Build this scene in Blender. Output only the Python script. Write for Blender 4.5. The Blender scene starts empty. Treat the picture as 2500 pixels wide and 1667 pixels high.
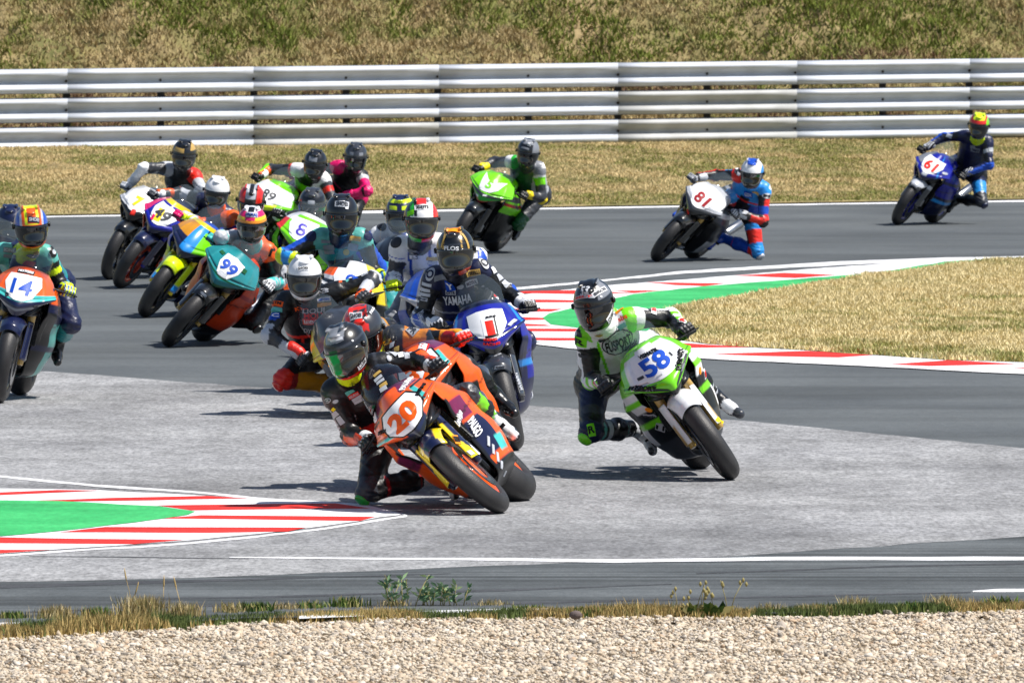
import bpy, bmesh, math, random
import numpy as np
from mathutils import Vector, Matrix
from mathutils.bvhtree import BVHTree
R = math.radians
rng = np.random.default_rng(7)
random.seed(7)
scn = bpy.context.scene
COL = scn.collection

# ---------------------------------------------------------------- camera, sky, sun, exposure
F, CH, HOR = 25000.0, 3.1, -88.0          # focal length in photo pixels, camera height, horizon row
PITCH = math.atan((833.5 - HOR) / F)
cam_d = bpy.data.cameras.new('camera')
cam = bpy.data.objects.new('camera', cam_d)
COL.objects.link(cam)
cam.location = (0, 0, CH)
cam.rotation_euler = (math.pi / 2 - PITCH, 0, 0)
cam_d.sensor_width = 36
cam_d.lens = 36 * F / 2500
cam_d.clip_start = 1
cam_d.clip_end = 3000
cam_d.dof.use_dof = True
cam_d.dof.focus_distance = 62
cam_d.dof.aperture_fstop = 20
scn.camera = cam
SUN_EL, SUN_AZ = R(58), R(104)            # from image right, a little to the camera's side
w = bpy.data.worlds.new('World')
scn.world = w
w.use_nodes = True
nt = w.node_tree
sky = nt.nodes.new('ShaderNodeTexSky')
sky.sky_type = 'NISHITA'
sky.sun_disc = False
sky.sun_elevation = SUN_EL
sky.sun_rotation = SUN_AZ
nt.links.new(sky.outputs[0], nt.nodes['Background'].inputs[0])
nt.nodes['Background'].inputs[1].default_value = 0.075
sd = bpy.data.lights.new('sun', 'SUN')
sd.energy = 5.0
sd.angle = R(0.5)
sd.color = (1, 0.95, 0.88)
sun = bpy.data.objects.new('sun', sd)
COL.objects.link(sun)
sdir = Vector((math.sin(SUN_AZ) * math.cos(SUN_EL), math.cos(SUN_AZ) * math.cos(SUN_EL), math.sin(SUN_EL)))
sun.rotation_euler = sdir.to_track_quat('Z', 'Y').to_euler()
scn.view_settings.view_transform = 'Standard'
scn.view_settings.look = 'None'
scn.view_settings.exposure = 0.42

# ---------------------------------------------------------------- pixel rays
CP, SP = math.cos(PITCH), math.sin(PITCH)
def ray(X, Y):
    a, b = (X - 1250) / F, (833.5 - Y) / F
    return np.array([a, CP + SP * b, -SP + CP * b])
def ground(X, Y, z=0.0):
    d = ray(X, Y)
    return d * ((z - CH) / d[2]) + np.array([0, 0, CH])
def at_depth(X, Y, y):
    d = ray(X, Y)
    return d * (y / d[1]) + np.array([0, 0, CH])

# ---------------------------------------------------------------- colours and materials
PAL = dict(orange=(242, 92, 14), dorange=(205, 62, 20), amber=(250, 150, 20), teal=(28, 132, 138), aqua=(70, 190, 186), lime=(120, 222, 12),
           green=(30, 175, 50), dgreen=(16, 84, 42), yellow=(250, 222, 20), neon=(214, 240, 10), mustard=(205, 140, 20), red=(226, 38, 24),
           dred=(150, 14, 26), magenta=(222, 16, 104), purple=(116, 26, 74), blue=(18, 74, 184), royal=(18, 26, 150), navy=(16, 24, 62),
           sky=(32, 140, 222), white=(238, 239, 242), grey=(128, 132, 140), lgrey=(186, 190, 198), dgrey=(52, 55, 62), black=(17, 18, 21),
           gold=(196, 160, 84), tan=(200, 172, 118), jade=(92, 176, 168), indigo=(70, 60, 180), sgreen=(38, 168, 88))
def lin(c):
    if isinstance(c, str): c = PAL[c]
    v = np.array(c, float) / 255
    return np.where(v <= .04045, v / 12.92, ((v + .055) / 1.055) ** 2.4)
def new_mat(name):
    m = bpy.data.materials.new(name)
    m.use_nodes = True
    return m, m.node_tree, m.node_tree.nodes['Principled BSDF']
def simple(name, col, rough=.5, metal=0, coat=0, bump=0, bscale=80, var=0, vscale=20):
    m, nt, b = new_mat(name)
    c = lin(col)
    b.inputs['Base Color'].default_value = (*c, 1)
    b.inputs['Roughness'].default_value = rough
    b.inputs['Metallic'].default_value = metal
    b.inputs['Coat Weight'].default_value = coat
    if var or bump:
        tc = nt.nodes.new('ShaderNodeTexCoord')
        n = nt.nodes.new('ShaderNodeTexNoise'); n.inputs['Scale'].default_value = vscale; n.inputs['Detail'].default_value = 6
        nt.links.new(tc.outputs['Object'], n.inputs['Vector'])
        if var:
            r = nt.nodes.new('ShaderNodeMapRange')
            r.inputs['From Min'].default_value = .3; r.inputs['From Max'].default_value = .7
            r.inputs['To Min'].default_value = 1 - var; r.inputs['To Max'].default_value = 1 + var
            nt.links.new(n.outputs['Fac'], r.inputs['Value'])
            mx = nt.nodes.new('ShaderNodeVectorMath'); mx.operation = 'SCALE'; mx.inputs[0].default_value = tuple(c)
            nt.links.new(r.outputs[0], mx.inputs['Scale']); nt.links.new(mx.outputs[0], b.inputs['Base Color'])
        if bump:
            n2 = nt.nodes.new('ShaderNodeTexNoise'); n2.inputs['Scale'].default_value = bscale; n2.inputs['Detail'].default_value = 4
            nt.links.new(tc.outputs['Object'], n2.inputs['Vector'])
            bp = nt.nodes.new('ShaderNodeBump'); bp.inputs['Strength'].default_value = bump; bp.inputs['Distance'].default_value = .01
            nt.links.new(n2.outputs['Fac'], bp.inputs['Height']); nt.links.new(bp.outputs[0], b.inputs['Normal'])
    return m
def col_mat(name, rough, coat=0, bump=0, bscale=60, dirt=.12, spec=.5, coatr=.05):
    """colour comes from the mesh's own colour attribute; a faint procedural grime over it"""
    m, nt, b = new_mat(name)
    at = nt.nodes.new('ShaderNodeAttribute'); at.attribute_name = 'Col'
    tc = nt.nodes.new('ShaderNodeTexCoord')
    n = nt.nodes.new('ShaderNodeTexNoise'); n.inputs['Scale'].default_value = 14; n.inputs['Detail'].default_value = 7
    nt.links.new(tc.outputs['Object'], n.inputs['Vector'])
    r = nt.nodes.new('ShaderNodeMapRange'); r.inputs['From Min'].default_value = .35; r.inputs['From Max'].default_value = .7
    r.inputs['To Min'].default_value = 1 + dirt * .4; r.inputs['To Max'].default_value = 1 - dirt
    nt.links.new(n.outputs['Fac'], r.inputs['Value'])
    mx = nt.nodes.new('ShaderNodeVectorMath'); mx.operation = 'SCALE'
    nt.links.new(at.outputs['Color'], mx.inputs[0]); nt.links.new(r.outputs[0], mx.inputs['Scale'])
    nt.links.new(mx.outputs[0], b.inputs['Base Color'])
    b.inputs['Roughness'].default_value = rough
    b.inputs['Coat Weight'].default_value = coat; b.inputs['Coat Roughness'].default_value = coatr
    b.inputs['Specular IOR Level'].default_value = spec
    if bump:
        n2 = nt.nodes.new('ShaderNodeTexNoise'); n2.inputs['Scale'].default_value = bscale; n2.inputs['Detail'].default_value = 5
        nt.links.new(tc.outputs['Object'], n2.inputs['Vector'])
        bp = nt.nodes.new('ShaderNodeBump'); bp.inputs['Strength'].default_value = bump; bp.inputs['Distance'].default_value = .012
        nt.links.new(n2.outputs['Fac'], bp.inputs['Height']); nt.links.new(bp.outputs[0], b.inputs['Normal'])
    return m
MAT = {}
MAT['paint'] = col_mat('gloss_paint', .28, coat=.7)
MAT['side_paint'] = col_mat('satin_paint', .38, coat=.18, spec=.3, coatr=.15)
MAT['leather'] = col_mat('racing_leather', .42, coat=.12, bump=.55, bscale=22, coatr=.3)
MAT['sticker'] = col_mat('sticker', .5, coat=.05, dirt=.05, spec=.3)
MAT['boot'] = col_mat('boot_leather', .33, coat=.3, bump=.3, bscale=40)
MAT['glove'] = col_mat('glove_leather', .42, bump=.4, bscale=50)
MAT['rubber'] = simple('tyre_rubber', (44, 43, 44), .5, bump=.25, bscale=160, var=.3, vscale=9)
MAT['black'] = simple('black_plastic', (16, 17, 19), .35, var=.2)
MAT['dark'] = simple('dark_cast_metal', (34, 35, 38), .4, metal=.6, bump=.5, bscale=60, var=.35)
MAT['alu'] = simple('brushed_aluminium', (176, 178, 184), .3, metal=1, var=.15)
MAT['steel'] = simple('disc_steel', (140, 140, 145), .25, metal=1)
MAT['carbon'] = simple('carbon', (26, 27, 30), .22, coat=.8)
def screen_mat(name, tint, op):
    m, nt, b = new_mat(name)
    b.inputs['Base Color'].default_value = (*lin(tint), 1)
    b.inputs['Roughness'].default_value = .05
    b.inputs['Coat Weight'].default_value = 1
    b.inputs['Alpha'].default_value = op
    return m
MAT['clear'] = screen_mat('clear_screen', (120, 135, 145), .16)
MAT['smoke'] = screen_mat('smoked_screen', (22, 32, 46), .42)
MAT['visor'] = simple('dark_visor', (10, 11, 13), .07, coat=1)
MAT['visor_green'] = simple('green_mirror_visor', (12, 96, 42), .1, metal=.6, coat=1)
MAT['visor_tint'] = col_mat('mirror_visor', .12, coat=1, dirt=.02)
MAT['visor_smoke'] = simple('smoke_visor', (34, 33, 31), .12, coat=1)

# ---------------------------------------------------------------- mesh helpers
def mk(name, V, Fc, mat, parent=None, col=None, smooth=True, M=None):
    """link one mesh object; V world or parent-local vertices, col per-vertex linear colours"""
    V = np.asarray(V, np.float64)
    me = bpy.data.meshes.new(name)
    if isinstance(Fc, np.ndarray):
        n, k = Fc.shape
        me.vertices.add(len(V)); me.vertices.foreach_set('co', V.astype(np.float32).ravel())
        me.loops.add(n * k); me.loops.foreach_set('vertex_index', Fc.astype(np.int32).ravel())
        me.polygons.add(n)
        me.polygons.foreach_set('loop_start', (np.arange(n) * k).astype(np.int32))
        me.polygons.foreach_set('loop_total', np.full(n, k, np.int32))
        me.update(calc_edges=True); me.validate()
    else:
        me.from_pydata([tuple(v) for v in V], [], [tuple(int(i) for i in f) for f in Fc])
    if smooth: me.polygons.foreach_set('use_smooth', np.ones(len(me.polygons), bool))
    if col is not None:
        c = np.ones((len(V), 4), np.float32)
        col = np.asarray(col)
        c[:, :3] = col if col.ndim == 2 else col[None, :]
        a = me.color_attributes.new('Col', 'FLOAT_COLOR', 'POINT')
        a.data.foreach_set('color', c.ravel())
    me.materials.append(MAT[mat] if isinstance(mat, str) else mat)
    o = bpy.data.objects.new(name, me)
    COL.objects.link(o)
    if parent is not None: o.parent = parent
    if M is not None: o.matrix_local = M
    return o
def inst(name, src, parent, M=None):
    o = bpy.data.objects.new(name, src.data)
    COL.objects.link(o)
    for md in src.modifiers:
        m2 = o.modifiers.new(md.name, md.type)
        if md.type == 'SOLIDIFY': m2.thickness = md.thickness; m2.offset = md.offset
    o.parent = parent
    if M is not None: o.matrix_local = M
    return o
def thing(name, loc, label, cat, group=None, M=None):
    o = bpy.data.objects.new(name, None)
    o.empty_display_size = .2
    COL.objects.link(o)
    if M is not None: o.matrix_world = M
    else: o.location = loc
    o['label'] = label; o['category'] = cat
    if group: o['group'] = group
    return o
def struct(o): o['kind'] = 'structure'; return o

def join(parts):
    V, Fc, n = [], [], 0
    for v, f in parts:
        V.append(np.asarray(v, float).reshape(-1, 3)); Fc += [tuple(int(i) + n for i in q) for q in f]; n += len(v)
    return np.concatenate(V), Fc
def tube(path, r, n=10, cap=True):
    P = [np.array(p, float) for p in path]
    rs = r if hasattr(r, '__len__') else [r] * len(P)
    V, Fc = [], []
    prev = None
    for i, p in enumerate(P):
        t = P[min(i + 1, len(P) - 1)] - P[max(i - 1, 0)]; t /= np.linalg.norm(t) + 1e-9
        u = np.cross(t, [0, 0, 1.0]) if prev is None else prev - t * prev.dot(t)
        if np.linalg.norm(u) < 1e-3: u = np.cross(t, [1.0, 0, 0])
        u /= np.linalg.norm(u); prev = u; v = np.cross(t, u)
        for k in range(n):
            a = 2 * math.pi * k / n
            V.append(p + rs[i] * (u * math.cos(a) + v * math.sin(a)))
    for i in range(len(P) - 1):
        for k in range(n):
            Fc.append((i * n + k, i * n + (k + 1) % n, (i + 1) * n + (k + 1) % n, (i + 1) * n + k))
    if cap:
        Fc.append(tuple(range(n))[::-1]); Fc.append(tuple((len(P) - 1) * n + k for k in range(n)))
    return V, Fc
def box(c, s, b=.15):
    """bevelled box: centre, full size"""
    c = np.array(c, float); h = np.array(s, float) / 2; e = b * h.min() * 2
    V, idx = [], {}
    for ax in range(3):
        for sx in (-1, 1):
            for sy in (-1, 1):
                for sz in (-1, 1):
                    sg = np.array([sx, sy, sz]); p = h - e; p = p.copy(); p[ax] = h[ax]
                    idx[(ax, sx, sy, sz)] = len(V); V.append(c + sg * p)
    Fc = []
    S = (-1, 1)
    def I(ax, s): return idx[(ax, *s)]
    for ax in range(3):
        o1, o2 = (ax + 1) % 3, (ax + 2) % 3
        for sg in S:
            q = []
            for a, b2 in ((-1, -1), (1, -1), (1, 1), (-1, 1)):
                s = [0, 0, 0]; s[ax] = sg; s[o1] = a; s[o2] = b2; q.append(I(ax, s))
            Fc.append(q if sg > 0 else q[::-1])
        for a in S:
            for b2 in S:   # edges along ax
                s0 = [0, 0, 0]; s0[o1] = a; s0[o2] = b2
                s1 = list(s0); s0[ax] = -1; s1[ax] = 1
                q = [I(o1, s0), I(o1, s1), I(o2, s1), I(o2, s0)]
                Fc.append(q if a * b2 < 0 else q[::-1])
    for sx in S:
        for sy in S:
            for sz in S:
                q = [idx[(ax, sx, sy, sz)] for ax in range(3)]
                Fc.append(q if sx * sy * sz > 0 else q[::-1])
    return V, Fc
def grid(fn, nu, nv, flip=False):
    u, v = np.meshgrid(np.linspace(0, 1, nu), np.linspace(0, 1, nv), indexing='ij')
    V = np.stack(fn(u.ravel(), v.ravel()), 1)
    i, j = np.meshgrid(np.arange(nu - 1), np.arange(nv - 1), indexing='ij')
    a = (i * nv + j).ravel()
    Fc = np.stack([a, a + nv, a + nv + 1, a + 1], 1)
    return V, (Fc[:, ::-1] if flip else Fc)
def interp(v, xs, ys): return np.interp(v, xs, ys)
def sinterp(v, xs, ys):
    """smooth (Catmull-Rom) interpolation through the stations"""
    xs, ys = np.array(xs, float), np.array(ys, float)
    m = np.gradient(ys, xs)
    k = np.clip(np.searchsorted(xs, v) - 1, 0, len(xs) - 2)
    h = xs[k + 1] - xs[k]; t = np.clip((v - xs[k]) / h, 0, 1)
    return (2*t**3-3*t**2+1)*ys[k] + (t**3-2*t**2+t)*h*m[k] + (-2*t**3+3*t**2)*ys[k+1] + (t**3-t**2)*h*m[k+1]
def loft(st, n=20, p=2.6, ns=24):
    """superellipse sections along y: stations (y, xc, zc, hw, hh)"""
    st = np.array(st, float); vs = np.linspace(0, 1, len(st)); q = np.linspace(0, 1, ns)
    S = np.stack([sinterp(q, vs, st[:, k]) for k in range(5)], 1)
    V, Fc = [], []
    for y, xc, zc, hw, hh in S:
        for k in range(n):
            a = 2 * math.pi * k / n; c, s = math.cos(a), math.sin(a)
            V.append((xc + max(hw, .002) * math.copysign(abs(c) ** (2 / p), c), y, zc + max(hh, .002) * math.copysign(abs(s) ** (2 / p), s)))
    for i in range(ns - 1):
        for k in range(n):
            Fc.append((i * n + k, i * n + (k + 1) % n, (i + 1) * n + (k + 1) % n, (i + 1) * n + k))
    Fc.append(tuple(range(n))[::-1]); Fc.append(tuple((ns - 1) * n + k for k in range(n)))
    return V, Fc
def revolve(prof, n=48, c=(0, 0, 0)):
    """closed profile (x, r) revolved about the x axis through c"""
    m = len(prof); V, Fc = [], []
    for k in range(n):
        a = 2 * math.pi * k / n
        for x, r in prof: V.append((c[0] + x, c[1] + r * math.sin(a), c[2] + r * math.cos(a)))
    for k in range(n):
        for j in range(m):
            a, b = k * m + j, k * m + (j + 1) % m; k2 = (k + 1) % n
            Fc.append((a, b, k2 * m + (j + 1) % m, k2 * m + j))
    return V, Fc

# ---------------------------------------------------------------- signed distance bodies -> one continuous skin
def seg_d(P, a, b, r1, r2):
    ba = b - a; t = np.clip(((P - a) @ ba) / (ba @ ba + 1e-9), 0, 1)
    off = P - a - t[:, None] * ba
    return np.sqrt((off ** 2).sum(1)) - (r1 + (r2 - r1) * t), t, off
def surfnets(prims, h, k=.035, pad=.03, extra=None):
    """prims: list of (a, b, r1, r2); returns vertices and quads of the smooth union"""
    A = np.array([p[0] for p in prims] + [p[1] for p in prims]); rr = np.array([max(p[2], p[3]) for p in prims] * 2)
    lo = (A - rr[:, None]).min(0) - pad; hi = (A + rr[:, None]).max(0) + pad
    n = np.ceil((hi - lo) / h).astype(int) + 1
    ax = [lo[i] + h * np.arange(n[i]) for i in range(3)]
    f = np.full(n, 1e3, np.float32)
    for a, b, r1, r2 in [p[:4] for p in prims]:
        R_ = max(r1, r2) + k * 2 + h * 2
        s0 = np.maximum(((np.minimum(a, b) - R_ - lo) / h).astype(int), 0)
        s1 = np.minimum(((np.maximum(a, b) + R_ - lo) / h).astype(int) + 2, n)
        G = np.stack(np.meshgrid(*[ax[i][s0[i]:s1[i]] for i in range(3)], indexing='ij'), -1).reshape(-1, 3)
        d = seg_d(G, a, b, r1, r2)[0].reshape(s1 - s0).astype(np.float32)
        sl = tuple(slice(s0[i], s1[i]) for i in range(3))
        g = f[sl]; hh = np.clip(.5 + .5 * (g - d) / k, 0, 1)
        f[sl] = np.where(g > 100, d, g + (d - g) * hh - k * hh * (1 - hh))
    if extra is not None:
        G = np.stack(np.meshgrid(*ax, indexing='ij'), -1)
        f = extra(G, f)
    s = f < 0
    c = [s[i:n[0]-1+i, j:n[1]-1+j, l:n[2]-1+l] for i in (0, 1) for j in (0, 1) for l in (0, 1)]
    anyc = np.logical_or.reduce(c); allc = np.logical_and.reduce(c)
    act = np.argwhere(anyc & ~allc)
    ID = np.full(n - 1, -1, np.int64); ID[tuple(act.T)] = np.arange(len(act))
    offs = np.array([(i, j, l) for i in (0, 1) for j in (0, 1) for l in (0, 1)])
    fv = np.stack([f[tuple((act + o).T)] for o in offs], 1)
    acc = np.zeros((len(act), 3)); cnt = np.zeros(len(act))
    for p in range(8):
        for q in range(p + 1, 8):
            if np.abs(offs[p] - offs[q]).sum() != 1: continue
            m = (fv[:, p] < 0) != (fv[:, q] < 0)
            t = fv[:, p] / (fv[:, p] - fv[:, q] + 1e-12)
            pos = offs[p] + t[:, None] * (offs[q] - offs[p])
            acc[m] += pos[m]; cnt[m] += 1
    V = lo + (act + acc / cnt[:, None]) * h
    Fs = []
    for axn in range(3):
        o1, o2 = (axn + 1) % 3, (axn + 2) % 3
        sl0 = [slice(1, -1)] * 3; sl1 = [slice(1, -1)] * 3
        sl0[axn] = slice(0, -1); sl1[axn] = slice(1, None)
        a, b = s[tuple(sl0)], s[tuple(sl1)]
        e = np.argwhere(a != b)
        if not len(e): continue
        sgn = a[tuple(e.T)]
        e = e + 1; e[:, axn] -= 1
        def cell(d1, d2):
            q = e.copy(); q[:, o1] += d1; q[:, o2] += d2
            return ID[tuple(q.T)]
        Q = np.stack([cell(-1, -1), cell(0, -1), cell(0, 0), cell(-1, 0)], 1)
        Q[~sgn] = Q[~sgn][:, ::-1]
        Fs.append(Q)
    Q = np.concatenate(Fs)
    return V, Q[(Q >= 0).all(1)]
def value_noise(x, y, seed=0):
    xi, yi = np.floor(x).astype(np.int64), np.floor(y).astype(np.int64)
    fx, fy = x - xi, y - yi; fx = fx*fx*(3-2*fx); fy = fy*fy*(3-2*fy)
    def hsh(a, b):
        n = (a * 374761393 + b * 668265263 + seed * 1442695041) & 0x7fffffff
        n = ((n ^ (n >> 13)) * 1274126177) & 0x7fffffff
        return ((n ^ (n >> 16)) & 0xffff) / 65535.0
    return (hsh(xi, yi)*(1-fx)+hsh(xi+1, yi)*fx)*(1-fy) + (hsh(xi, yi+1)*(1-fx)+hsh(xi+1, yi+1)*fx)*fy
def fbm(x, y, seed=0, o=4):
    s, a, t = 0, 1, 0
    for i in range(o):
        s = s + a * value_noise(x * 2**i, y * 2**i, seed + i); t += a; a *= .5
    return s / t

# ---------------------------------------------------------------- lettering and stickers laid on a surface
_TX = {}
def text2d(s, bold=.02, step=.16):
    k = (s, bold, step)
    if k not in _TX:
        cu = bpy.data.curves.new('t', 'FONT'); cu.body = s; cu.offset = bold; cu.size = 1; cu.resolution_u = 3
        o = bpy.data.objects.new('t', cu); COL.objects.link(o)
        dg = bpy.context.evaluated_depsgraph_get()
        me = o.evaluated_get(dg).to_mesh()
        bm = bmesh.new(); bm.from_mesh(me); bmesh.ops.triangulate(bm, faces=bm.faces[:])
        for _ in range(6):
            es = [e for e in bm.edges if e.calc_length() > step]
            if not es: break
            bmesh.ops.subdivide_edges(bm, edges=es, cuts=1); bmesh.ops.triangulate(bm, faces=bm.faces[:])
        bm.verts.index_update()
        V = np.array([v.co[:2] for v in bm.verts]); Fc = [tuple(v.index for v in p.verts) for p in bm.faces]; bm.free()
        bpy.data.objects.remove(o); bpy.data.curves.remove(cu)
        lo, hi = V.min(0), V.max(0)
        V = (V - (lo + hi) / 2) / (hi - lo)          # unit box
        _TX[k] = (V, Fc, (hi - lo)[0] / (hi - lo)[1])
    return _TX[k]
def poly2d(pts, n=6, sub=.12):
    P = []
    for i in range(len(pts)):
        a, b = np.array(pts[i], float), np.array(pts[(i + 1) % len(pts)], float)
        m = max(1, int(np.linalg.norm(b - a) / sub))
        P += [a + (b - a) * t / m for t in range(m)]
    P = np.array(P); c = P.mean(0); m = len(P); V = [c]; Fc = []
    for r in range(1, n + 1): V += list(c + (P - c) * r / n)
    for i in range(m):
        Fc.append((0, 1 + i, 1 + (i + 1) % m))
        for r in range(n - 1):
            a = 1 + r * m
            Fc.append((a + i, a + m + i, a + m + (i + 1) % m, a + (i + 1) % m))
    return np.array(V), Fc
RECT = [(-.5, -.5), (.5, -.5), (.5, .5), (-.5, .5)]
OVAL = [(.5 * math.cos(a * math.pi / 8), .5 * math.sin(a * math.pi / 8)) for a in range(16)]
class Surf:
    """world-space ray target for a part; collects stickers that become one child mesh of it"""
    def __init__(s, V, Fc, M=None):
        V = np.asarray(V, float)
        if M is not None: V = V @ np.array(M)[:3, :3].T + np.array(M)[:3, 3]
        s.bvh = BVHTree.FromPolygons([Vector(v) for v in V], [tuple(int(i) for i in f) for f in Fc])
        s.V, s.F, s.C, s.n = [], [], [], 0
    def hit(s, o, d, far=400.0):
        h = s.bvh.ray_cast(Vector(o), Vector(d), far)
        return (None, None) if h[0] is None else (np.array(h[0]), np.array(h[1]))
    def lay(s, c, nrm, up, w, h, shape, color, lift=.003, into=None):
        nrm = nrm / np.linalg.norm(nrm); up = up - nrm * up.dot(nrm); up /= np.linalg.norm(up); rt = np.cross(up, nrm)
        V2, Fc = shape
        out = []
        for x, y in V2:
            p = c + rt * x * w + up * y * h
            q, _ = s.hit(p + nrm * .12, -nrm, .26)
            if q is None: q = p
            out.append(q + nrm * lift)
        T = into or s
        T.V += out; T.F += [tuple(i + T.n for i in f) for f in Fc]; T.C += [lin(color)] * len(out); T.n += len(out)
    def lay_param(s, a0, t0, rot, w, h, shape, color, lift):
        """laid by the nose's own surface coordinates, so it follows every crease"""
        V2, Fc = shape; c, sn = math.cos(R(rot)), math.sin(R(rot))
        x, y = V2[:, 0] * w, V2[:, 1] * h
        dx, dy = x * c - y * sn, x * sn + y * c
        t = np.clip(t0 - dy / .42, .005, .995)
        W0 = np.abs(s.fn(np.full(len(t), 1.0), t)[0])
        a = np.clip(a0 * np.interp(t0, [0, 1], [1, 1]) + dx / np.maximum(W0, .08), -.99, .99)
        P0 = np.stack(s.fn((a + 1) / 2, t), 1); e = .01
        Pa = np.stack(s.fn((a + e + 1) / 2, t), 1) - P0; Pt = np.stack(s.fn((a + 1) / 2, t + e * .3), 1) - P0
        n = np.cross(Pa, Pt); n /= np.linalg.norm(n, axis=1, keepdims=True); n[n[:, 1] > 0] *= -1
        Wd = (P0 + n * lift) @ s.Mn[:3, :3].T + s.Mn[:3, 3]
        s.V += list(Wd); s.F += [tuple(i + s.n for i in f) for f in Fc]; s.C += [lin(color)] * len(Wd); s.n += len(Wd)
    def px(s, X, Y, w, h, rot, shape, color, lift=.003, into=None):
        """sticker of w x h photo pixels (taken at its own distance) centred where the photo shows it, lying in the surface"""
        d = ray(X, Y); q, n = s.hit((0, 0, CH), d / np.linalg.norm(d))
        if q is None: return False
        if n @ d > 0: n = -n
        if hasattr(s, 'fn'):
            ql = np.linalg.inv(s.Mn) @ np.array([*q, 1]); k = ((s.gv - ql[:3]) ** 2).sum(1).argmin(); m = q[1] / F
            s.lay_param(s.gu[k], s.gt[k], rot - s.lean, w * m * 1.08, h * m * 1.12, shape, color, lift)
            return True
        ns = [n]
        for dx, dy in ((-w/3, 0), (w/3, 0), (0, -h/3), (0, h/3)):
            d2 = ray(X + dx, Y + dy); q2, n2 = s.hit((0, 0, CH), d2 / np.linalg.norm(d2))
            if q2 is not None and abs(q2[1] - q[1]) < .12: ns.append(n2 if n2 @ d < 0 else -n2)
        n = np.mean(ns, 0); n /= np.linalg.norm(n)
        m = q[1] / F
        a = R(rot); up = np.array([-math.sin(a), 0, math.cos(a)]); rt = np.array([math.cos(a), 0, math.sin(a)])
        # keep the photo's apparent size on a slanted surface, within reason
        u2 = up - n * up.dot(n); r2 = rt - n * rt.dot(n)
        kh = min(1 / max(abs(math.hypot(u2[0], u2[2])), .5), 1.6); kw = min(1 / max(abs(math.hypot(r2[0], r2[2])), .5), 1.6)
        s.lay(q, n, up, w * m * kw, h * m * kh, shape, color, lift, into)
        return True
    def text(s, X, Y, w, h, rot, txt, color, bold=.02, lift=.006, into=None):
        V, Fc, asp = text2d(txt, bold)
        return s.px(X, Y, w, h, rot, (V, Fc), color, lift, into)
    def _patch(s, X, Y, w, h, rot, color, txt=None, tc='white', pts=RECT, bold=.02):
        s.px(X, Y, w, h, rot, poly2d(pts, 3, .34), color)
        if txt: s.text(X, Y, w * .84, h * .6, rot, txt, tc, bold)
    def emit(s, name, parent, M):
        if not s.n: return None
        Mi = np.linalg.inv(np.array(M)); V = np.array(s.V) @ Mi[:3, :3].T + Mi[:3, 3]
        if name == 'sponsor_stickers':      # surface pattern: goes into the part's own mesh
            me = parent.data; me.materials.append(MAT['sticker'])
            bm = bmesh.new(); bm.from_mesh(me); ly = bm.verts.layers.float_color.get('Col') or bm.verts.layers.float_color.new('Col')
            vs = []
            for v, c in zip(V, s.C):
                b = bm.verts.new(v); b[ly] = (*c, 1); vs.append(b)
            for f in s.F:
                try: fc = bm.faces.new([vs[i] for i in f]); fc.material_index = 1
                except ValueError: pass
            bm.to_mesh(me); bm.free()
            s.V, s.F, s.C, s.n = [], [], [], 0
            return parent
        o = mk(name, V, s.F, 'sticker', parent, col=np.array(s.C), smooth=False)
        s.V, s.F, s.C, s.n = [], [], [], 0
        return o
def layers(rules, base, env):
    n = len(env['z'])
    c = np.tile(lin(base), (n, 1))
    for ex, cl in rules:
        m = eval(ex, {'np': np, 'abs': np.abs, 'sin': np.sin}, env)
        c[m] = lin(cl)
    return c
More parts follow.
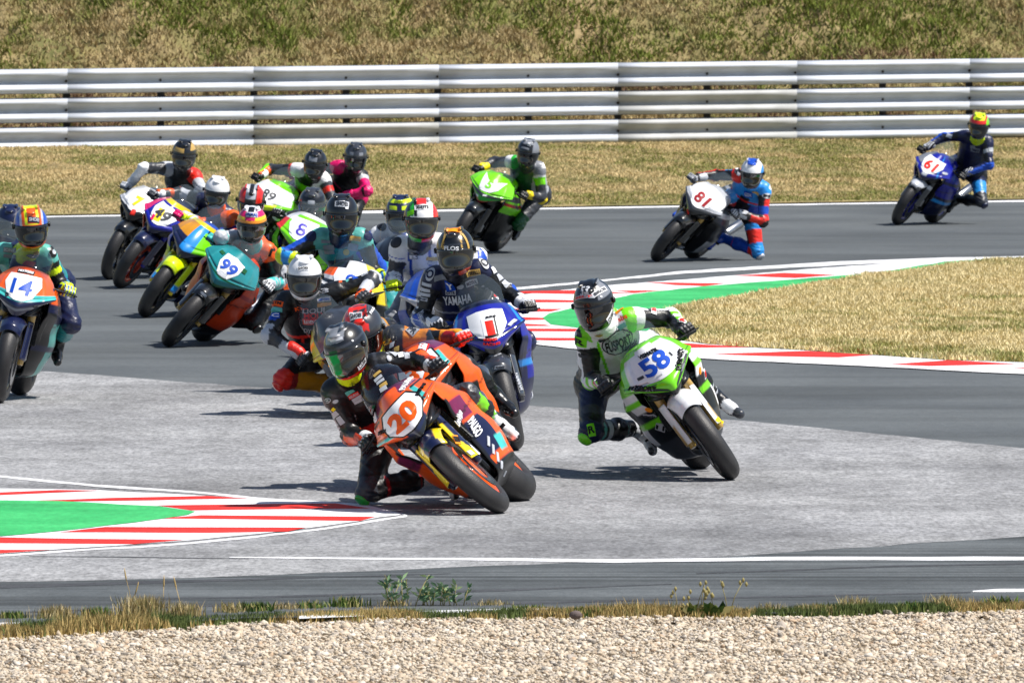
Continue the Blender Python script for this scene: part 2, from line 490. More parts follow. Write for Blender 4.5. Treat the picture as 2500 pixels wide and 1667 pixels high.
# ================================================================ THE SETTING
def ground_mat(name, c1, c2, scale, grain, rough=.85, streak=None, bump=.4, gscale=70, gcon=.3, crack=False):
    m, nt, b = new_mat(name)
    L = nt.links.new
    tc = nt.nodes.new('ShaderNodeTexCoord')
    def noise(sc, det=6, vec=None, mp=None, rg=.6):
        n = nt.nodes.new('ShaderNodeTexNoise'); n.inputs['Scale'].default_value = sc; n.inputs['Detail'].default_value = det
        n.inputs['Roughness'].default_value = rg
        if mp:
            q = nt.nodes.new('ShaderNodeMapping'); q.inputs['Scale'].default_value = mp[0]; q.inputs['Rotation'].default_value = (0, 0, mp[1])
            L(tc.outputs['Object'], q.inputs['Vector']); L(q.outputs[0], n.inputs['Vector'])
        else: L(tc.outputs['Object'], n.inputs['Vector'])
        return n.outputs['Fac']
    def rng_(s, a, b_, c, d):
        r = nt.nodes.new('ShaderNodeMapRange')
        for k, v in zip(('From Min', 'From Max', 'To Min', 'To Max'), (a, b_, c, d)): r.inputs[k].default_value = v
        L(s, r.inputs['Value']); return r.outputs[0]
    mix = nt.nodes.new('ShaderNodeMix'); mix.data_type = 'RGBA'
    L(rng_(noise(scale), .35, .65, 0, 1), mix.inputs['Factor'])
    mix.inputs['A'].default_value = (*lin(c1), 1); mix.inputs['B'].default_value = (*lin(c2), 1)
    cur = mix.outputs['Result']
    def mul(cur, fac):
        v = nt.nodes.new('ShaderNodeVectorMath'); v.operation = 'SCALE'
        L(cur, v.inputs[0]); L(fac, v.inputs['Scale']); return v.outputs[0]
    # stones in the asphalt: fine grain seen at a grazing angle, so stretched in depth
    cur = mul(cur, rng_(noise(gscale, 3, mp=((1, .22, 1), 0), rg=.7), .3, .7, 1 - gcon, 1 + gcon))
    cur = mul(cur, rng_(noise(gscale * .22, 4, mp=((1, .3, 1), 0)), .3, .7, 1 - gcon * .6, 1 + gcon * .6))
    if streak:
        for sc, rot, lo in streak:
            cur = mul(cur, rng_(noise(1, 3, mp=(sc, rot), rg=.5), .38, .5, lo, 1))
    L(cur, b.inputs['Base Color'])
    b.inputs['Roughness'].default_value = rough
    b.inputs['Specular IOR Level'].default_value = .25
    bp = nt.nodes.new('ShaderNodeBump'); bp.inputs['Strength'].default_value = bump; bp.inputs['Distance'].default_value = .01
    L(noise(gscale, 4), bp.inputs['Height']); L(bp.outputs[0], b.inputs['Normal'])
    return m
MAT['asphalt'] = ground_mat('dark_asphalt', (94, 99, 102), (80, 85, 89), .35, .3, gscale=60, gcon=.13,
                            streak=[((.05, 1.1, 1), R(4), .88), ((.06, .35, 1), R(-9), .8), ((.3, .12, 1), 0, .88)])
MAT['oldasphalt'] = ground_mat('pale_asphalt', (152, 153, 155), (138, 139, 142), .45, .3, gscale=34, gcon=.38,
                               streak=[((.12, .5, 1), R(8), .8), ((.5, .14, 1), R(20), .8), ((1.6, .3, 1), R(-30), .86), ((.35, .1, 1), R(3), .88)])
MAT['pit'] = ground_mat('grey_asphalt', (98, 103, 106), (76, 81, 84), .8, .3, gscale=60, gcon=.16,
                        streak=[((.04, 3.2, 1), R(3), .55), ((.03, 1.3, 1), R(1.5), .66), ((.05, 7, 1), R(3), .72)])
MAT['whitepaint'] = ground_mat('white_road_paint', (240, 240, 244), (222, 224, 228), 2, .1, gscale=40, gcon=.07, rough=.7, streak=[((.3, 2.2, 1), R(6), .8), ((.8, 4, 1), R(-4), .86)])
MAT['redpaint'] = ground_mat('red_road_paint', (222, 52, 44), (200, 44, 40), 1.5, .1, gscale=40, gcon=.1, rough=.7, streak=[((.3, 2.2, 1), R(6), .8), ((.8, 4, 1), R(-4), .86)])
MAT['greenpaint'] = ground_mat('green_road_paint', (66, 180, 106), (48, 158, 90), 1.2, .1, gscale=30, gcon=.14, rough=.75,
                               streak=[((.35, 1.1, 1), R(12), .84)])
MAT['soil'] = ground_mat('dry_soil', (200, 178, 126), (150, 148, 84), .9, .3, gscale=20, gcon=.3)
MAT['bank'] = ground_mat('bank_soil', (146, 128, 92), (104, 104, 58), .7, .3, gscale=12, gcon=.3)
MAT['gravelbed'] = ground_mat('gravel_bed', (176, 162, 140), (140, 130, 114), 9, .3, gscale=50, gcon=.4)

def sheet(name, pts, z, mat, wob=0.0, sub=.25, world=False, par=None, lift=0):
    """flat polygon on the ground from its corners in the photo; wob roughens a painted edge by that many metres"""
    P = [np.array(p, float) if world else ground(*p)[:2] for p in pts]
    out = []
    for i in range(len(P)):
        a, b = P[i][:2], P[(i + 1) % len(P)][:2]
        L_ = np.linalg.norm(b - a); m = max(1, min(140, int(L_ / sub))) if wob else 1
        n = np.array([-(b - a)[1], (b - a)[0]]) / (L_ + 1e-9)
        for t in range(m):
            q = a + (b - a) * t / m
            if wob and t: q = q + np.array([0, 1]) * wob * (rng.random() - .5) * 2
            out.append((*q, z))
    from mathutils.geometry import tessellate_polygon
    tri = [tuple(t) for t in tessellate_polygon([[Vector(v) for v in out]])]
    V = np.array(out); fs = []
    for t in tri:
        a, b, c = V[list(t)]
        if np.cross(b - a, c - a)[2] < 0: t = t[::-1]
        fs.append(t)
    o = mk(name, out, fs, mat, par, smooth=False)
    return o
def band(name, top, thick, z, mat, wob=.0, par=None):
    """a painted line: centre path in photo pixels, thickness in pixels of height at each point"""
    th = thick if hasattr(thick, '__len__') else [thick] * len(top)
    up = [(x, y - t / 2) for (x, y), t in zip(top, th)]; dn = [(x, y + t / 2) for (x, y), t in zip(top, th)]
    return sheet(name, up + dn[::-1], z, mat, wob, par=par)

# base ground under everything, out to the horizon
struct(mk('ground', [(-900, 20, -.05), (900, 20, -.05), (900, 1400, -.05), (-900, 1400, -.05)], [(0, 1, 2, 3)], 'soil', smooth=False))
struct(sheet('track', [(-40, 46.9), (-2.4, 47.4), (-1.27, 48.52), (0, 48.78), (1.26, 48.88), (2.5, 49.3), (40, 52), (60, 180), (-60, 100)], 0, 'asphalt', world=True))
def YL(x): return 129.7 + .68 * x      # far edge of the track
def YB(x): return 145.0 + .52 * x      # guard rail line
# pale old surface in the middle
pa = [(-900, 985), (0, 903), (120, 907), (640, 946), (960, 966), (1290, 990), (1850, 1030), (2200, 1064), (2500, 1094), (3400, 1210),
      (3400, 1230), (2500, 1309), (2300, 1322), (1900, 1350), (1700, 1361), (1400, 1372), (900, 1394), (400, 1412), (0, 1420), (-900, 1440)]
struct(sheet('pale_track_surface', pa, .001, 'oldasphalt', wob=.06))
pl = [(-900, 1441), (0, 1421), (400, 1413), (900, 1395), (1400, 1373), (1700, 1362), (1900, 1351), (2300, 1323), (2500, 1310), (3400, 1231), (3400, 1478), (2500, 1484), (1250, 1500), (600, 1508), (0, 1550), (-900, 1556)]
struct(sheet('pit_exit_lane', pl, .001, 'pit', wob=.03))
# white lines
LN = lambda c, *a, **k: struct(band('white_line', *a, **k))
LN(0, [(560, 1361), (800, 1363), (1250, 1366), (1500, 1370), (1900, 1364), (2500, 1364), (3200, 1366)], [2, 4, 7, 8, 8, 8, 8], .0032, 'whitepaint', .03)
LN(0, [(730, 1507), (900, 1500), (1250, 1489), (1340, 1487)], [7, 8, 7, 3], .0032, 'whitepaint', .02)
LN(0, [(-300, 1531), (0, 1524), (70, 1522)], 7, .0032, 'whitepaint', .02)
LN(0, [(2375, 1444), (2440, 1442), (3000, 1440)], [3, 8, 8], .0032, 'whitepaint', .02)
yl = [(-900, 545), (0, 531), (138, 526), (500, 521), (882, 517), (1250, 509), (1650, 502), (2126, 494), (2500, 489), (3400, 476)]
LN(0, yl, 9, .0032, 'whitepaint', .1)
MAT['rubbermark'] = ground_mat('tyre_mark', (58, 60, 64), (72, 74, 78), 2, .1, gscale=40, gcon=.2)
for pts, t in [([(0, 1432), (300, 1424), (700, 1412), (1100, 1400)], [9, 7, 4, 1]), ([(60, 1495), (420, 1480), (900, 1478), (1250, 1473), (1800, 1459), (2370, 1446)], [3, 4, 3, 4, 4, 3]),
               ([(300, 1463), (640, 1458), (1250, 1440), (1640, 1426)], [2, 4, 5, 2]), ([(1700, 1400), (2200, 1382), (2500, 1376)], [2, 4, 4])]:
    struct(band('tyre_mark', pts, t, .0022, 'rubbermark', .02))

# ---- left kerb
c5 = lambda L_: [(x * .4677, 1100 + y * .4677) for x, y in L_]
K = struct(sheet('kerb', c5([(-1400, 205), (0, 200), (500, 208), (1100, 240), (1700, 268), (1930, 292), (2060, 326), (2095, 338), (1980, 350), (1880, 371), (1600, 407), (1300, 442), (1000, 471), (500, 505), (0, 541), (-1400, 600)]), .0048, 'whitepaint', .03))
for q in [[(-900, 240), (0, 222), (300, 209), (520, 212), (300, 223), (0, 236), (-900, 262)], [(100, 268), (600, 250), (1080, 240), (1300, 252), (800, 263), (300, 270)],
          [(820, 290), (1500, 281), (1750, 279), (1930, 305), (1500, 309), (1000, 316)], [(830, 358), (1050, 341), (1960, 349), (1880, 371), (1400, 364), (1000, 359)],
          [(310, 430), (550, 402), (1000, 404), (1600, 405), (1500, 426), (1100, 433), (600, 430)], [(-900, 470), (0, 456), (500, 465), (960, 470), (700, 492), (300, 489), (0, 487), (-900, 512)],
          [(-900, 545), (0, 522), (265, 522), (0, 540), (-900, 575)]]:
    struct(sheet('kerb_red_band', c5(q), .0062, 'redpaint', .02))
struct(sheet('green_runoff', c5([(-1400, 268), (0, 265), (300, 268), (830, 295), (1020, 322), (980, 340), (700, 380), (400, 415), (0, 452), (-1400, 500)]), .0076, 'greenpaint', .03))
LN(0, c5([(-1400, 75), (0, 136), (500, 184), (1000, 217), (1340, 250), (1900, 284), (2120, 338)]), [4, 5, 5, 5, 4, 4, 2], .0032, 'whitepaint', .03)
LN(0, c5([(-1400, 610), (0, 549), (500, 515), (700, 506), (1000, 484), (1300, 455), (1700, 408), (2125, 342)]), [4, 4, 4, 4, 4, 4, 4, 5], .0032, 'whitepaint', .03)
struct(band('tyre_mark', c5([(150, 553), (600, 555), (900, 560), (1300, 565)]), [1, 2, 2, 1], .0022, 'rubbermark', .01))

# ---- right kerb
c6 = lambda L_: [(1250 + x * .5315, 560 + y * .5315) for x, y in L_]
struct(sheet('kerb', c6([(-330, 395), (-250, 345), (-120, 318), (60, 300), (400, 262), (700, 240), (1000, 215), (1350, 185), (1700, 160), (2000, 142), (2352, 136), (2352, 160), (1650, 240), (960, 345), (700, 480), (860, 525), (1650, 580),
                        (2352, 612), (3200, 650), (3200, 700), (2352, 655), (1500, 612), (900, 585), (560, 562), (280, 542), (0, 503), (-200, 468), (-300, 430)]), .0048, 'whitepaint', .06))
for q in [[(-250, 320), (60, 286), (280, 282), (560, 295), (300, 300), (60, 296), (-250, 335)], [(470, 284), (700, 282), (560, 295)], [(620, 245), (990, 250), (880, 263), (750, 259)],
          [(1020, 215), (1250, 202), (1490, 212), (1300, 226)], [(-250, 330), (50, 324), (290, 328), (290, 338), (50, 338), (-250, 345)], [(-200, 368), (60, 367), (230, 368), (180, 380), (50, 382), (-200, 380)],
          [(-200, 408), (60, 406), (140, 409), (150, 418), (60, 420), (-200, 420)], [(-150, 438), (60, 436), (150, 440), (180, 446), (60, 447), (-150, 446)], [(-150, 456), (50, 458), (300, 459), (290, 472), (100, 471), (-150, 470)],
          [(-50, 490), (50, 500), (290, 501), (320, 512), (200, 514), (60, 510), (-50, 500)], [(560, 515), (820, 527), (1100, 545), (820, 547), (620, 535)],
          [(920, 576), (1350, 561), (1660, 580), (1500, 591), (1150, 584)], [(1700, 625), (2000, 604), (2340, 620), (1900, 631)], [(2300, 640), (2700, 628), (3200, 660), (2700, 662)]]:
    struct(sheet('kerb_red_band', c6(q), .0062, 'redpaint', .04))
struct(sheet('green_runoff', c6([(140, 410), (170, 390), (290, 362), (560, 300), (870, 265), (1300, 232), (1650, 205), (2000, 150), (2210, 138), (2260, 150), (1650, 225), (1240, 295), (960, 345), (740, 385), (620, 470), (420, 462), (320, 458), (180, 440)]), .0076, 'greenpaint', .06))
LN(0, c6([(-400, 310), (60, 270), (450, 233), (800, 197), (1000, 186), (1500, 157), (2000, 138), (2352, 131), (3200, 120)]), [5, 5, 4, 6, 7, 9, 8, 7, 7], .0032, 'whitepaint', .09)
LN(0, c6([(-200, 490), (0, 515), (280, 546), (620, 573), (900, 592), (1500, 620), (2352, 662), (3200, 706)]), [5, 5, 6, 7, 7, 7, 7, 7], .0085, 'whitepaint', .05)

# ---- infield grass, far verge and bank
inf = c6([(740, 368), (840, 345), (960, 325), (1250, 280), (1650, 214), (2212, 150), (2352, 146), (3300, 110), (3300, 660), (2352, 613), (2000, 604), (1650, 579), (1250, 553), (1000, 539), (860, 524), (700, 500), (620, 450)])
struct(sheet('infield', inf, .010, 'soil', .1))
def TZ(x, y):
    a, b = YL(x), YB(x)
    t = np.clip((y - a) / (b - a), 0, 1)
    z = .02 + .55 * t + .05 * (fbm(x * .8, y * .5, 3) - .5) * np.clip((y - a) / 2, 0, 1)
    o = np.maximum(y - b - .4, 0)
    return z + np.minimum(o * .36, 14) + 1.1 * (fbm(x * .55, y * .4, 9) - .5) * np.clip(o / 3, 0, 1) + .42 * (fbm(x * 2, y * 1.6, 19) - .5) * np.clip(o / 1.5, 0, 1) + .2 * (fbm(x * 5, y * 3.4, 29, 3) - .5) * np.clip(o / 1.5, 0, 1)
gx, gt = np.meshgrid(np.concatenate([np.linspace(-70, -14.2, 40), np.linspace(-14, 16, 480), np.linspace(16.2, 90, 40)]), np.concatenate([np.linspace(0, 31, 390), np.linspace(32, 140, 30)]), indexing='ij')
gy = YL(gx) + gt
V = np.stack([gx.ravel(), gy.ravel(), TZ(gx, gy).ravel()], 1)
nu, nv = gx.shape
i, j = np.meshgrid(np.arange(nu - 1), np.arange(nv - 1), indexing='ij'); a = (i * nv + j).ravel()
struct(mk('grass_bank', V, np.stack([a, a + nv, a + nv + 1, a + 1], 1), 'bank'))

MAT['blade'] = col_mat('grass_blades', .7, dirt=.1, spec=.15)
def blades(name, X, Y, Z, hgt, cols, wid=.012, lean=.6, nb=1):
    n = len(X); th = rng.random(n) * 2 * math.pi
    dx, dy = np.cos(th), np.sin(th)
    L_ = hgt * (.5 + rng.random(n)); ln = lean * rng.random(n) * L_
    la = rng.random(n) * 2 * math.pi
    tip = np.stack([X + ln * np.cos(la), Y + ln * np.sin(la), Z + L_], 1)
    b0 = np.stack([X - dx * wid, Y - dy * wid, Z - .02], 1); b1 = np.stack([X + dx * wid, Y + dy * wid, Z - .02], 1)
    V = np.stack([b0, b1, tip], 1).reshape(-1, 3)
    return mk(name, V, np.arange(3 * n).reshape(-1, 3), 'blade', col=np.repeat(cols, 3, 0), smooth=False)
def grass_cols(X, Y, seed, green, sc=(.9, .5), palette=((210, 188, 140), (198, 176, 128), (142, 142, 80), (122, 128, 66), (160, 134, 98))):
    p = np.array([lin(c) for c in palette])
    g = fbm(X * sc[0], Y * sc[1], seed); g2 = fbm(X * 3, Y * 1.6, seed + 5)
    t = np.clip((g - .5) * 5 + (g2 - .5) * 3 + green, 0, 1)
    c = p[0] + (p[2] - p[0]) * t[:, None]
    r = rng.random(len(X))
    c[r < .2] = p[1]; c[(r > .2) & (r < .2 + .25 * t)] = p[3]
    return c * (.86 + .28 * rng.random((len(X), 1)))
n = 330000
X = rng.uniform(-13, 14, n); tt = rng.random(n); Y = YL(X) + .25 + tt * (YB(X) - YL(X) - .2)
cl = grass_cols(X, Y, 31, -.05 + .35 * (np.abs(tt - .75) < .2) + .5 * (tt < .06))
o = blades('verge_grass', X, Y, TZ(X, Y), .012 + .026 * fbm(X, Y, 8), cl, .014, 1.4); o['kind'] = 'stuff'
n = 380000
X = rng.uniform(-14, 16, n); tt = rng.random(n) * 9; Y = YB(X) + .2 + tt
bp = fbm(X * .45 + tt * .12, Y * .4, 77)
gr = np.clip(-.25 + tt * .27, 0, 1.2) + 1.0 * (bp - .5) * 2
cl = grass_cols(X, Y, 41, gr, (.5, .4), ((178, 160, 118), (156, 134, 96), (122, 132, 58), (94, 106, 44), (124, 98, 74)))
br = (fbm(X * .7 - tt * .3, Y * .8, 99) > .55) & (tt < 3.2) & (rng.random(n) < .75)
cl[br] = lin((132, 104, 82)) * (.6 + .6 * rng.random((br.sum(), 1)))
o = blades('bank_grass', X, Y, TZ(X, Y), .03 + .12 * fbm(X * 1.5, Y * 1.5, 12) ** 1.5, cl, .016, 1.4); o['kind'] = 'stuff'
IP = np.array([ground(*p)[:2] for p in inf])
def inside(P, X, Y):
    r = np.zeros(len(X), bool); m = len(P)
    for i in range(m):
        (x1, y1), (x2, y2) = P[i], P[(i + 1) % m]
        c = ((y1 > Y) != (y2 > Y)) & (X < (x2 - x1) * (Y - y1) / (y2 - y1 + 1e-12) + x1)
        r ^= c
    return r
n = 420000
X = rng.uniform(IP[:, 0].min(), 8.5, n); Y = rng.uniform(IP[:, 1].min(), IP[:, 1].max(), n)
m = inside(IP, X, Y); X, Y = X[m], Y[m]
cl = grass_cols(X, Y, 51, -.25, (.7, .35), ((218, 203, 158), (200, 182, 134), (158, 158, 98), (128, 132, 74), (158, 134, 100)))
o = blades('infield_grass', X, Y, np.full(len(X), .010), .015 + .04 * fbm(X * 2, Y, 8), cl, .015, 1.4); o['kind'] = 'stuff'

# ---- gravel trap: real stones on a bed
struct(mk('gravel_bed', [(-30, 20, -.045), (30, 20, -.045), (30, 56, -.045), (-30, 56, -.045)], [(0, 1, 2, 3)], 'gravelbed', smooth=False))
def GE(x): return np.interp(x, [-3.2, -2.37, -1.27, 0, 1.26, 2.47, 3.2], [47.2, 47.45, 48.6, 48.85, 48.95, 49.35, 49.5]) + .05 * np.sin(x * 5.1)
MAT['stone'] = col_mat('gravel_stones', .8, bump=.3, bscale=120, spec=.3)
def gravel():
    ph = (1 + 5 ** .5) / 2
    iv = np.array([(-1, ph, 0), (1, ph, 0), (-1, -ph, 0), (1, -ph, 0), (0, -1, ph), (0, 1, ph), (0, -1, -ph), (0, 1, -ph), (ph, 0, -1), (ph, 0, 1), (-ph, 0, -1), (-ph, 0, 1)]) / math.sqrt(1 + ph * ph)
    fc = np.array([(0, 11, 5), (0, 5, 1), (0, 1, 7), (0, 7, 10), (0, 10, 11), (1, 5, 9), (5, 11, 4), (11, 10, 2), (10, 7, 6), (7, 1, 8), (3, 9, 4), (3, 4, 2), (3, 2, 6), (3, 6, 8), (3, 8, 9), (4, 9, 5), (2, 4, 11), (6, 2, 10), (8, 6, 7), (9, 8, 1)])
    n = 100000
    X = rng.uniform(-3.2, 3.2, n); Y = rng.uniform(43.2, 49.7, n)
    k = Y < GE(X) + rng.normal(0, .06, n); X, Y = X[k], Y[k]; n = len(X)
    s = .0066 * np.exp(rng.normal(0, .42, n)); s = np.clip(s, .0035, .024)
    sc = np.stack([s * rng.uniform(.8, 1.5, n), s * rng.uniform(.8, 1.5, n), s * rng.uniform(.5, .9, n)], 1)
    jit = 1 + .22 * rng.normal(0, 1, (n, 12, 1))
    a = rng.random(n) * 6.28; tl = rng.normal(0, .5, n)
    P = iv[None] * jit * sc[:, None]
    x, z = P[..., 0] * np.cos(tl)[:, None] - P[..., 2] * np.sin(tl)[:, None], P[..., 0] * np.sin(tl)[:, None] + P[..., 2] * np.cos(tl)[:, None]
    x2 = x * np.cos(a)[:, None] - P[..., 1] * np.sin(a)[:, None]; y2 = x * np.sin(a)[:, None] + P[..., 1] * np.cos(a)[:, None]
    hz = -.04 + .03 * fbm(X * 2, Y * 2, 5) + rng.random(n) * .010 + .004
    V = np.stack([x2 + X[:, None], y2 + Y[:, None], z + hz[:, None]], -1).reshape(-1, 3)
    Fc = (fc[None] + 12 * np.arange(n)[:, None, None]).reshape(-1, 3)
    pal = np.array([lin(c) for c in ((206, 194, 176), (196, 180, 158), (182, 166, 144), (216, 208, 196), (160, 152, 144), (176, 150, 124), (116, 112, 108), (74, 72, 72))])
    ci = rng.choice(8, n, p=[.3, .24, .16, .12, .08, .05, .035, .015])
    c = (pal[ci] * .8 + pal[1] * .2) * rng.uniform(.9, 1.08, (n, 1))
    o = mk('gravel', V, Fc, 'stone', col=np.repeat(c, 12, 0), smooth=False); o['kind'] = 'stuff'
gravel()

# ---- weeds and grass tufts along the gravel edge
def tuft(name, X, Y, hpx, n, spread, cols, label, cat, group=None, wid=.004, lean=.5, heads=0):
    p = ground(X, Y - 4); sc = p[1] / F; h = hpx * sc * .95; s = spread * sc; n = int(n * 3)
    t = thing(name, tuple(p), label, cat, group)
    Vs, Fs, Cs, k = [], [], [], 0
    for i in range(n):
        bx, by = rng.normal(0, s * .45), rng.normal(0, .05)
        hh = h * rng.uniform(.45, 1.05); a = rng.random() * 6.28; l = lean * hh * rng.random()
        th = rng.random() * 6.28; w_ = wid * .55 * rng.uniform(.6, 1.4)
        b = np.array([bx, by, -.01]); m = b + [l * .35 * math.cos(a), l * .35 * math.sin(a), hh * .6]; e = b + [l * math.cos(a), l * math.sin(a), hh]
        d = np.array([math.cos(th), math.sin(th) * .6, 0]) * w_
        Vs += [b - d, b + d, m + d * .8, m - d * .8, e]; Fs += [(k, k + 1, k + 2, k + 3), (k + 3, k + 2, k + 4)]
        c = lin(cols[rng.integers(len(cols))]) * rng.uniform(.75, 1.2); Cs += [c] * 5; k += 5
    mk('blades', Vs, Fs, 'blade', t, col=np.array(Cs), smooth=False)
    if heads:
        parts = []
        for i in range(heads):
            bx = rng.normal(0, s * .5); a = rng.uniform(-.35, .35); hh = h * rng.uniform(1.0, 1.7)
            top = np.array([bx + a * hh, rng.normal(0, .04), hh])
            st = tube([(bx, 0, 0), (bx + a * hh * .4, 0, hh * .55), top], [.0018, .0014, .001], 5)
            hd = tube([top - [a * .02, 0, .02], top, top + [a * .03, 0, .03], top + [a * .04, 0, .045]], [.0015, .0042, .003, .0008], 6)
            parts += [st, hd]
        v, f = join(parts)
        mk('seed_head', v, f, 'blade', t, col=lin((196, 168, 110)))
    return t
dry = [(198, 178, 128), (176, 154, 104), (212, 196, 150), (128, 126, 72), (150, 130, 84)]
grn = [(70, 98, 44), (92, 118, 52), (54, 80, 36), (124, 134, 70), (160, 150, 98)]
pale = [(108, 140, 104), (132, 160, 118), (84, 116, 84), (148, 168, 120)]
G1 = 'dry grass tufts along the gravel edge'
TL = [(135, 1512, 42, 150, 55, dry, 'brownish dry grass tuft left of the tall one at the gravel edge', 0), (235, 1514, 40, 60, 40, grn, 'low dark green weed between the two left dry tufts', 0),
      (350, 1506, 62, 240, 60, dry, 'tall straw coloured grass tuft with seed heads at the left of the gravel edge', 3), (450, 1508, 46, 170, 45, dry, 'dense dry tuft touching the tall straw tuft on its right side', 1),
      (30, 1512, 26, 60, 40, grn, 'small green weeds at the far left corner of the gravel edge', 0), (560, 1497, 34, 80, 40, dry, 'short dry tuft right of the dense straw tufts', 0),
      (620, 1494, 32, 80, 45, grn, 'leafy green weed beside the short dry tuft', 0), (690, 1490, 28, 60, 45, dry, 'thin dry tuft left of the lower white line', 0),
      (760, 1487, 26, 60, 40, grn, 'low green weed where the lower white line starts', 0), (850, 1484, 34, 70, 45, grn, 'broad leaved green weed beneath the lead motorcycle', 0),
      (1200, 1480, 22, 50, 50, dry, 'thin yellow tuft right of the tall pale green plant', 0), (1290, 1489, 18, 40, 50, grn, 'very low weeds where the lower white line fades', 0),
      (1430, 1501, 26, 50, 40, grn, 'small green sprout beside the dark stone', 0), (1560, 1503, 22, 40, 50, dry, 'sparse dry tuft left of the seeding plant', 0),
      (1880, 1492, 26, 60, 40, dry, 'small straw tuft right of the seeding plant', 0), (1990, 1495, 28, 90, 60, dry, 'yellowish dry tuft in the middle right of the edge', 0),
      (2090, 1488, 40, 90, 45, dry, 'taller dry tuft right of the yellowish one', 0), (2230, 1492, 30, 60, 45, grn, 'mixed green tuft left of the last dry clump', 0),
      (2310, 1488, 44, 110, 50, dry, 'bushy golden clump near the right end of the edge', 0), (2440, 1484, 36, 60, 40, grn, 'upright green blades in the bottom right corner of the track edge', 0), (960, 1481, 24, 60, 45, dry, 'short dry blades left of the tall pale green plant', 0)]
for x, y, h, n_, s_, c_, lb, hd in TL:
    tuft('grass_tuft' if c_ is dry else 'weed', x, y, h, n_, s_, c_, lb, 'grass tuft' if c_ is dry else 'weed', G1 if c_ is dry else 'green weeds along the gravel edge', heads=hd, wid=.004 if c_ is dry else .008)
def edge():
    n = 60000
    X = rng.uniform(-3.1, 3.1, n); dens = fbm(X * 1.6, X * 0, 61); wd = np.interp(X, [-2.6, 0, 2.6], [.42, .26, .16])
    Y = GE(X) + rng.normal(.0, 1, n) * wd * .36
    k = rng.random(n) < np.clip((dens - .2) * 3.0, .25, 1); X, Y, dens = X[k], Y[k], dens[k]; n = len(X)
    g = fbm(X * 3.1, Y, 71) > .57
    c = np.where((g | (rng.random(n) < .15))[:, None], np.array([lin((98, 112, 62))]), np.array([lin((188, 164, 108))])) * rng.uniform(.6, 1.2, (n, 1))
    o = blades('edge_grass', X, Y, np.zeros(n), .014 + np.interp(X, [-2, 1, 2.5], [.055, .03, .022]) * np.clip(dens - .22, 0, 1) * np.where(rng.random(n) < .08, 2.2, 1), c, .0045, .9); o['kind'] = 'stuff'
edge()
def leafy(name, X, Y, hpx, stems, cols, label, cat, lw=.012, ll=.05, spread=40, seeds=0, rosette=0):
    p = ground(X, Y); sc = p[1] / F; h = hpx * sc
    t = thing(name, tuple(p), label, cat)
    SV, LV, LF, LC, k = [], [], [], [], 0
    def leaf(b, d, L_, w_):
        nonlocal k
        d = d / np.linalg.norm(d); sd_ = np.cross(d, [0, 1, .2]); sd_ /= np.linalg.norm(sd_) + 1e-9
        m = b + d * L_ * .45; e = b + d * L_ + np.array([0, 0, -.15 * L_])
        LV.extend([b, m + sd_ * w_, e, m - sd_ * w_]); LF.append((k, k + 1, k + 2, k + 3)); k += 4
        LC.extend([lin(cols[rng.integers(len(cols))]) * rng.uniform(.8, 1.2)] * 4)
    for i in range(stems):
        bx = rng.normal(0, spread * sc * .4); a = rng.uniform(-.45, .45); hh = h * rng.uniform(.5, 1)
        top = np.array([bx + a * hh, rng.normal(0, .05), hh])
        SV.append(tube([(bx, 0, 0), (bx + a * hh * .35, 0, hh * .5), top], [.003, .002, .0015], 5))
        for q in range(9 if not rosette else 0):
            f = rng.uniform(.15, 1); b = np.array([bx + a * hh * f, top[1] * f, hh * f])
            leaf(b, np.array([rng.uniform(-1, 1), rng.uniform(-.6, .6), rng.uniform(.2, 1.1)]), ll * rng.uniform(.6, 1.1), lw)
        if seeds:
            for q in range(3):
                e = top + np.array([rng.uniform(-.02, .02), 0, rng.uniform(-.03, .02)])
                SV.append(tube([e - [0, 0, .012], e, e + [0, 0, .012]], [.002, .009, .002], 6))
    for q in range(rosette):
        a = rng.uniform(-1, 1); leaf(np.array([rng.normal(0, .02), rng.normal(0, .02), 0]), np.array([a, rng.uniform(-.6, .2), rng.uniform(.35, .9)]), .085 * rng.uniform(.6, 1.1), .018)
    v, f = join(SV); mk('stem', v, f, 'blade', t, col=lin((150, 140, 92)))
    mk('leaves', LV, LF, 'blade', t, col=np.array(LC), smooth=False)
leafy('tall_weed', 975, 1480, 84, 7, pale, 'tallest pale grey green plant with narrow leaves at the gravel edge', 'plant', .007, .06, 70)
leafy('bushy_weed', 1080, 1478, 56, 14, pale, 'bushy grey green plant just right of the tallest plant', 'plant', .007, .05, 110)
leafy('seeding_plant', 1745, 1500, 92, 8, grn, 'rosette of dark green leaves with tall brown seed heads at the gravel edge', 'plant', .01, .05, 110, 1, 26)
leafy('broad_leaf_plant', 1690, 1500, 44, 2, grn, 'small broad leaf plant left of the seeding rosette', 'plant', .01, .05, 30, 1, 8)
tf = ground(1405, 1516)
ph_ = revolve([(-.03, .004), (-.02, .016), (0, .022), (.02, .018), (.032, .005)], 14)
mk('stone', np.array(ph_[0]) + tf + [0, 0, .03], ph_[1], 'stone', col=lin((104, 92, 90)))
bpy.data.objects['stone']['label'] = 'single dark brown stone lying on the pale gravel edge'; bpy.data.objects['stone']['category'] = 'stone'

